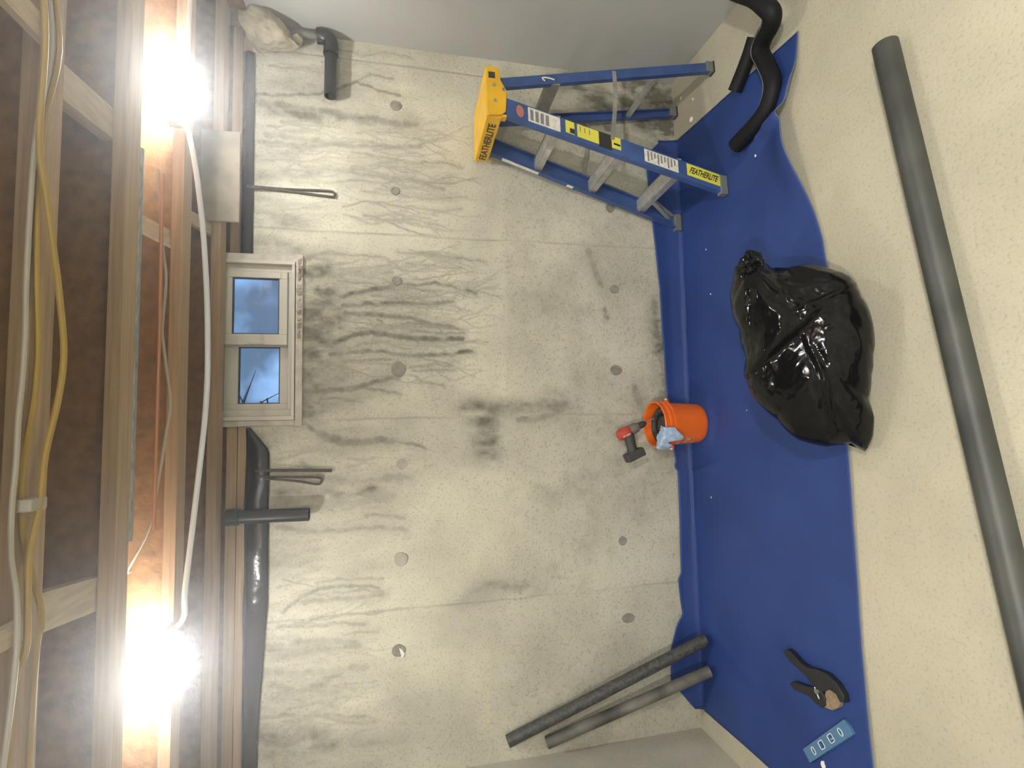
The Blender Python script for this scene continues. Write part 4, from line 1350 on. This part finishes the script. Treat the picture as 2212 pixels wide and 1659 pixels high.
# ---------------------------------------------------------------- bin bag
def make_bag():
    OUT = [(.361, .151), (.385, .115), (.392, .078), (.375, .046), (.352, .024), (.349, -.025), (.356, -.088), (.337, -.157), (.304, -.225), (.226, -.258), (.106, -.301), (.027, -.302), (-.045, -.301), (-.136, -.293), (-.202, -.32), (-.268, -.317), (-.317, -.295), (-.292, -.250), (-.300, -.215), (-.310, -.172), (-.291, -.081), (-.22, -.008), (-.156, .064), (-.052, .106), (.015, .101), (.118, .128), (.21, .161), (.255, .167), (.304, .158)]
    OUT = [(x * .955, y * .955) for x, y in OUT]
    C0 = Vector((.191, 1.584, .232))
    U, V, D = Vector((.993, -.12, 0)).normalized(), Vector((.077, .641, .763)).normalized(), Vector((.091, .758, -.646)).normalized()
    cu, cv = .03, -.085                       # centre of the outline in the (U, V) plane
    ang = sorted([(math.atan2(y - cv, x - cu), math.hypot(x - cu, y - cv)) for x, y in OUT])
    A_ = np.array([a for a, r in ang])
    Rr = np.array([r for a, r in ang])
    A_ = np.concatenate([A_ - 2 * PI, A_, A_ + 2 * PI])
    Rr = np.concatenate([Rr, Rr, Rr])
    n, m = 260, 150
    vs, fs = [], []
    tie = Vector((.34, .085, .05))            # where the neck is gathered, in (u, v, w)
    for j in range(m + 1):
        ph = PI * (j / m) - PI / 2            # -90 away from the lens ... +90 towards it
        for i in range(n):
            th = 2 * PI * i / n - PI
            R_ = float(np.interp(th, A_, Rr))
            sm = .62 * .30 + .38 * R_
            cp = math.cos(ph)
            k = cp ** .8 if cp > 0 else 0
            rad = (R_ * k + (sm - R_) * (1 - k) * k * .8)
            front = math.sin(ph)
            bulge = .155 if front > 0 else .40
            p = Vector((cu + rad * math.cos(th), cv + rad * math.sin(th), front * bulge))
            # folds that run from the tied neck across the bag
            dt = p - tie
            dist = dt.length
            fa = math.atan2(dt.y, dt.x)
            wp = p + Vector((noise.noise(p * 4), noise.noise(p * 4 + Vector((7, 0, 0))), noise.noise(p * 4 + Vector((0, 7, 0))))) * .05
            f1 = 1 - abs(noise.noise(Vector((fa * 2.1, dist * 3.0, p.z * 2.0 + 3)))) * 2.6
            f2 = 1 - abs(noise.noise(wp * 8.0 + Vector((2, 5, 1)))) * 3.0
            f3 = 1 - abs(noise.noise(wp * 19.0)) * 3.0
            f4 = 1 - abs(noise.noise(wp * 41.0 + Vector((3, 1, 8)))) * 3.0
            lump = noise.noise(Vector((p.x * 4.6, p.y * 4.6, p.z * 4.6 + 1)))
            g = min(1, dist / .14)
            vd = ((p.y - .055) + .95 * (p.x + .02)) / 1.38            # >0: the tied half, which folds over the other
            al = (p.x - .95 * (p.y - .055)) / 1.38                     # distance along that fold
            tied = 1 / (1 + math.exp(-vd / .02))
            am_ = (.004 + .014 * tied) * max(f1, -.5) + (.004 + .007 * tied) * max(f2, -.5) + .0024 * (.4 + tied) * max(f3, -.6) + .0008 * max(f4, -.6) + .028 * lump
            if front > -.3:
                am_ += .017 * math.tanh(vd / .007) * math.exp(-(vd / .10) ** 2) * math.exp(-((al - .06) / .17) ** 4)
                # a second pair of creases in the slack half
                v2 = p.y + .13 - .35 * (p.x + .05) + .02 * lump
                am_ += .010 * (1 - 2 * min(1, abs(v2) / .016)) * math.exp(-(v2 / .03) ** 2) * math.exp(-((p.x + .10) / .13) ** 2)
                v3 = p.x - .20 + .55 * (p.y + .12) + .02 * lump
                am_ += .009 * (1 - 2 * min(1, abs(v3) / .014)) * math.exp(-(v3 / .03) ** 2) * math.exp(-((p.y + .16) / .10) ** 2)
            nr = Vector((math.cos(th) * cp * .6, math.sin(th) * cp * .6, front))
            # leave the outline where it is; push mostly along the view of the bulge
            p += nr * am_ * (.35 + .65 * abs(front))
            wpt = C0 + U * p.x + V * p.y - D * p.z
            if wpt.z < .05:
                wpt.z = .005 + max(0, (wpt.z + .02)) * .64 if wpt.z > -.02 else .005
            vs.append(tuple(wpt))
    for j in range(m):
        for i in range(n):
            i2 = (i + 1) % n
            fs.append((j * n + i, j * n + i2, (j + 1) * n + i2, (j + 1) * n + i))
    t = thing('bin_bag', 'full glossy black bin bag slumped over the front edge of the tarp', 'bag', (.19, 1.6, 0))
    mb = MB().add([(x - .19, y - 1.6, z) for x, y, z in vs], fs)
    mb.build('film', M['bag'], t, smooth=True, angle=180)
    # the bunched film above the tie
    tip = C0 + U * .338 + V * .088 - D * .035 - Vector((.19, 1.6, 0))
    nn, mm = 56, 34
    vs2, fs2 = [], []
    for j in range(mm + 1):
        ph = PI * j / mm
        for i in range(nn):
            a = 2 * PI * i / nn
            d = Vector((math.sin(ph) * math.cos(a), math.sin(ph) * math.sin(a), math.cos(ph)))
            k = 1 + .30 * noise.noise(d * 1.7 + Vector((4, 0, 0))) + .16 * (1 - 3 * abs(noise.noise(d * 3.2))) + .06 * (1 - 3 * abs(noise.noise(d * 8)))
            vs2.append(tuple(tip + U * (d.x * .050 * k) + V * (d.y * .040 * k) - D * (d.z * .055 * k)))
    for j in range(mm):
        for i in range(nn):
            i2 = (i + 1) % nn
            fs2.append((j * nn + i, j * nn + i2, (j + 1) * nn + i2, (j + 1) * nn + i))
    MB().add(vs2, fs2).build('gathered_neck', M['bag'], t, smooth=True, angle=180)


make_bag()

# ---------------------------------------------------------------- loose pipes
def loose_pipe(name, a, b, r, m_, label, hollow=.004, rings=1):
    a, b = Vector(a), Vector(b)
    t = thing(name, label, 'pipe', a)
    MB().tube([(b - a) * (i / 12) for i in range(13)], r, 24, hollow=hollow).build('pipe_body', m_, t, smooth=True)
    return t


loose_pipe('floor_pipe', (1.178, 1.252, .037), (-1.60, .868, .037), .0365, M['dusty_black'], 'long dusty black pipe lying across the bare slab in front of the tarp')
loose_pipe('leaning_pipe', (-1.150, 2.425, .036), (-1.556, 2.533, 1.062), .0290, M['dust_speckle'], 'longer speckled black pipe leaning in the left corner')
pb = loose_pipe('leaning_pipe', (-1.296, 2.402, .036), (-1.590, 2.528, .868), .0275, M['grey_dust'], 'shorter dust-greyed pipe leaning in the left corner nearest the side wall')

# foam pipe covers
def foam_cover(name, pts, r, label):
    t = thing(name, label, 'pipe insulation', (pts[0][0], pts[0][1], 0))
    o = Vector((pts[0][0], pts[0][1], 0))
    path = [p - o for p in smooth_path(pts, 7)]
    MB().tube(path, r, 18, hollow=.012).build('foam_tube', M['foam_black'], t, smooth=True)
    sl = [p + Vector((0.0, .45, .80)).normalized() * (r + .0005) for p in path]
    MB().tube(sl[3:-3], .0016, 5).build('slit_highlight', M['ink_grey'], t, smooth=True)  # grey line paints the highlight along the foam's slit
    return t


foam_cover('foam_cover', [(1.86, 1.83, .155), (1.785, 1.765, .152), (1.697, 1.688, .148), (1.630, 1.648, .135), (1.588, 1.636, .115), (1.577, 1.677, .088), (1.582, 1.755, .060), (1.554, 1.792, .045), (1.481, 1.768, .041), (1.399, 1.739, .041), (1.341, 1.743, .041),
                          (1.286, 1.784, .041), (1.264, 1.851, .041), (1.253, 1.925, .041), (1.243, 1.985, .041)], .0365, 'long snaking black foam pipe cover across the right end of the tarp')
foam_cover('foam_cover', [(1.655, 1.835, .0325), (1.61, 1.872, .0325), (1.555, 1.925, .0335), (1.503, 1.978, .036)], .0315, 'short straight black foam pipe cover behind the snaking one')

# ---------------------------------------------------------------- spring clamp
CLAMP_A = [(-0.9735, 1.8681), (-0.958, 1.8455), (-0.9683, 1.816), (-0.9822, 1.7784), (-0.9853, 1.7453), (-0.97, 1.6962), (-0.9653, 1.6501), (-0.9792, 1.611), (-1.0068, 1.5851), (-1.0268, 1.5849), (-1.0321, 1.601), (-1.0125, 1.6137), (-1.006, 1.6422), (-1.0336, 1.6742), (-1.0388, 1.7094), (-1.0284, 1.7325), (-1.0165, 1.7601), (-1.005, 1.7972), (-0.9964, 1.8359)]
CLAMP_B = [(-1.0911, 1.8435), (-1.0777, 1.8291), (-1.0687, 1.7937), (-1.0591, 1.7512), (-1.0439, 1.7138), (-1.0359, 1.6909), (-1.0597, 1.6725), (-1.0846, 1.6745), (-1.0991, 1.6909), (-1.098, 1.718), (-1.0872, 1.7452), (-1.0924, 1.7871), (-1.1001, 1.8221)]
PADP = [(-1.0342, 1.6688), (-1.0218, 1.6528), (-1.0254, 1.6274), (-1.0402, 1.6107), (-1.0622, 1.6195), (-1.0867, 1.6468), (-1.0938, 1.6772), (-1.0714, 1.6774)]
cc = (-1.03, 1.72)
t = clp = thing('spring_clamp', 'black spring clamp with a tan pad lying on the left end of the tarp', 'clamp', (cc[0], cc[1], .008))
off = lambda P_: [(x - cc[0], y - cc[1]) for x, y in P_]
curve_mesh('handle_arm', [off(CLAMP_A)], .020, .003, M['clamp'], Matrix.Translation((0, 0, .015)), clp)
curve_mesh('jaw_arm', [off(CLAMP_B)], .018, .003, M['clamp'], Matrix.Translation((0, 0, .014)), clp)
curve_mesh('jaw_pad', [off(PADP)], .014, .003, M['clamp_pad'], Matrix.Translation((0, 0, .010)), clp)
MB().tube([(-.006, -.010, .031), (-.040, -.030, .031)], .0026, 8).build('spring_leg', M['steel'], clp, smooth=True)
MB().tube([(-.018, -.018, .002), (-.018, -.018, .034)], .009, 12).build('pivot', M['steel'], clp, smooth=True)

# ---------------------------------------------------------------- torpedo level
a, b = Vector((-1.338, 1.791, 0)), Vector((-1.112, 1.583, 0))
ctr = (a + b) / 2
dx_ = (b - a).normalized()
lm = frame_mtx((ctr.x, ctr.y, .0065), dx_, Vector((-dx_.y, dx_.x, 0)))
lv = bpy.data.objects.new('torpedo_level', None)
COL.objects.link(lv)
lv.matrix_world = lm
tag(lv, 'small blue torpedo level with four openings lying on the tarp corner', 'level')
HL, HW = .152, .0215


def oval(cx, cy, rx_, ry_, n=20):
    return [(cx + rx_ * math.cos(2 * PI * k / n), cy + ry_ * math.sin(2 * PI * k / n)) for k in range(n)]


def rrect(cx, cy, hx, hy, r=.004):
    P_ = []
    for sx, sy, a0 in ((1, 1, 0), (-1, 1, 90), (-1, -1, 180), (1, -1, 270)):
        for k in range(4):
            an = math.radians(a0 + 30 * k)
            P_.append((cx + sx * (hx - r) + r * math.cos(an), cy + sy * (hy - r) + r * math.sin(an)))
    return P_


outer = [(-HL, -HW), (HL, -HW), (HL, HW), (-HL, HW)]
holes = [oval(-.094, 0, .0085, .0125), rrect(-.032, .001, .0135, .0125), rrect(.036, .001, .0135, .0125), oval(.101, 0, .0085, .0125)]
curve_mesh('body', [outer] + holes, .014, .0015, M['level_blue'], Matrix.Translation((0, 0, .0085)), lv)
for h in holes:
    m = MB()
    n = len(h)
    cx_ = sum(p[0] for p in h) / n
    cy_ = sum(p[1] for p in h) / n
    ring = [(x, y, .0180) for x, y in h]
    m.tube([Vector(p) for p in ring] + [Vector(ring[0])], .0016, 6, cap=False)
    m.build('bezel', M['level_rim'], lv, smooth=True)
for cx_, d in ((-.094, (0, 1)), (.036, (1, 0)), (.101, (.7, .7))):
    MB().tube([(cx_ - d[0] * .011, -d[1] * .011, .0085), (cx_ + d[0] * .011, d[1] * .011, .0085)], .0042, 10).build('vial', M['vial'], lv, smooth=True)
MB().box((-.148, HW - .001, .012), (.148, HW + .0012, .0165)).build('edge_strip', M['level_rim'], lv)
MB().box((-.148, -HW - .0012, .0015), (.148, -HW + .001, .006)).build('edge_strip', M['level_rim'], lv)

# ---------------------------------------------------------------- crumbs
def chip(x, y, z, s, label, group=None, name='plaster_chip'):
    bm = bmesh.new()
    bmesh.ops.create_icosphere(bm, subdivisions=2, radius=1)
    sd_ = random.random() * 50
    for v in bm.verts:
        v.co = Vector((v.co.x * s, v.co.y * s * .7, max(v.co.z, -.4) * s * .55)) * (1 + .4 * noise.noise(v.co * 1.3 + Vector((sd_, 0, 0))))
    m = MB().add([v.co[:] for v in bm.verts], [[v.index for v in f.verts] for f in bm.faces])
    bm.free()
    return tag(m.build(name, M['plaster'], loc=(x, y, z + s * .26)), label, 'chip', group)


chip(1.611, 2.379, 0, .016, 'largest white plaster chip on bare slab under the ladder')
chip(1.153, 1.896, .006, .010, 'white plaster chip on the tarp beside the foam pipe cover end')
chip(1.715, 2.36, 0, .009, 'small white plaster chip between the ladder rear feet')
chip(1.79, 2.47, 0, .010, 'white plaster chip at the right wall foot behind the ladder')
chip(-1.33, 1.722, .006, .014, 'white crumb on the tarp beside the blue level end')
for x, y, lab in ((.62, 2.28, 'tiny white speck on the tarp between the bin bag neck and the wall'),
                  (.02, 2.05, 'tiny white speck on the open tarp in front of the orange bucket'),
                  (-.42, 2.36, 'tiny white speck on the tarp left of the bucket, close to the wall'),
                  (.86, 2.30, 'tiny white speck on the tarp between the feet of the ladder and the bag'),
                  (.27, 2.34, 'tiny white speck on the tarp just right of the orange bucket')):
    chip(x, y, .006, .0045, lab, 'plaster specks on the tarp', 'plaster_speck')
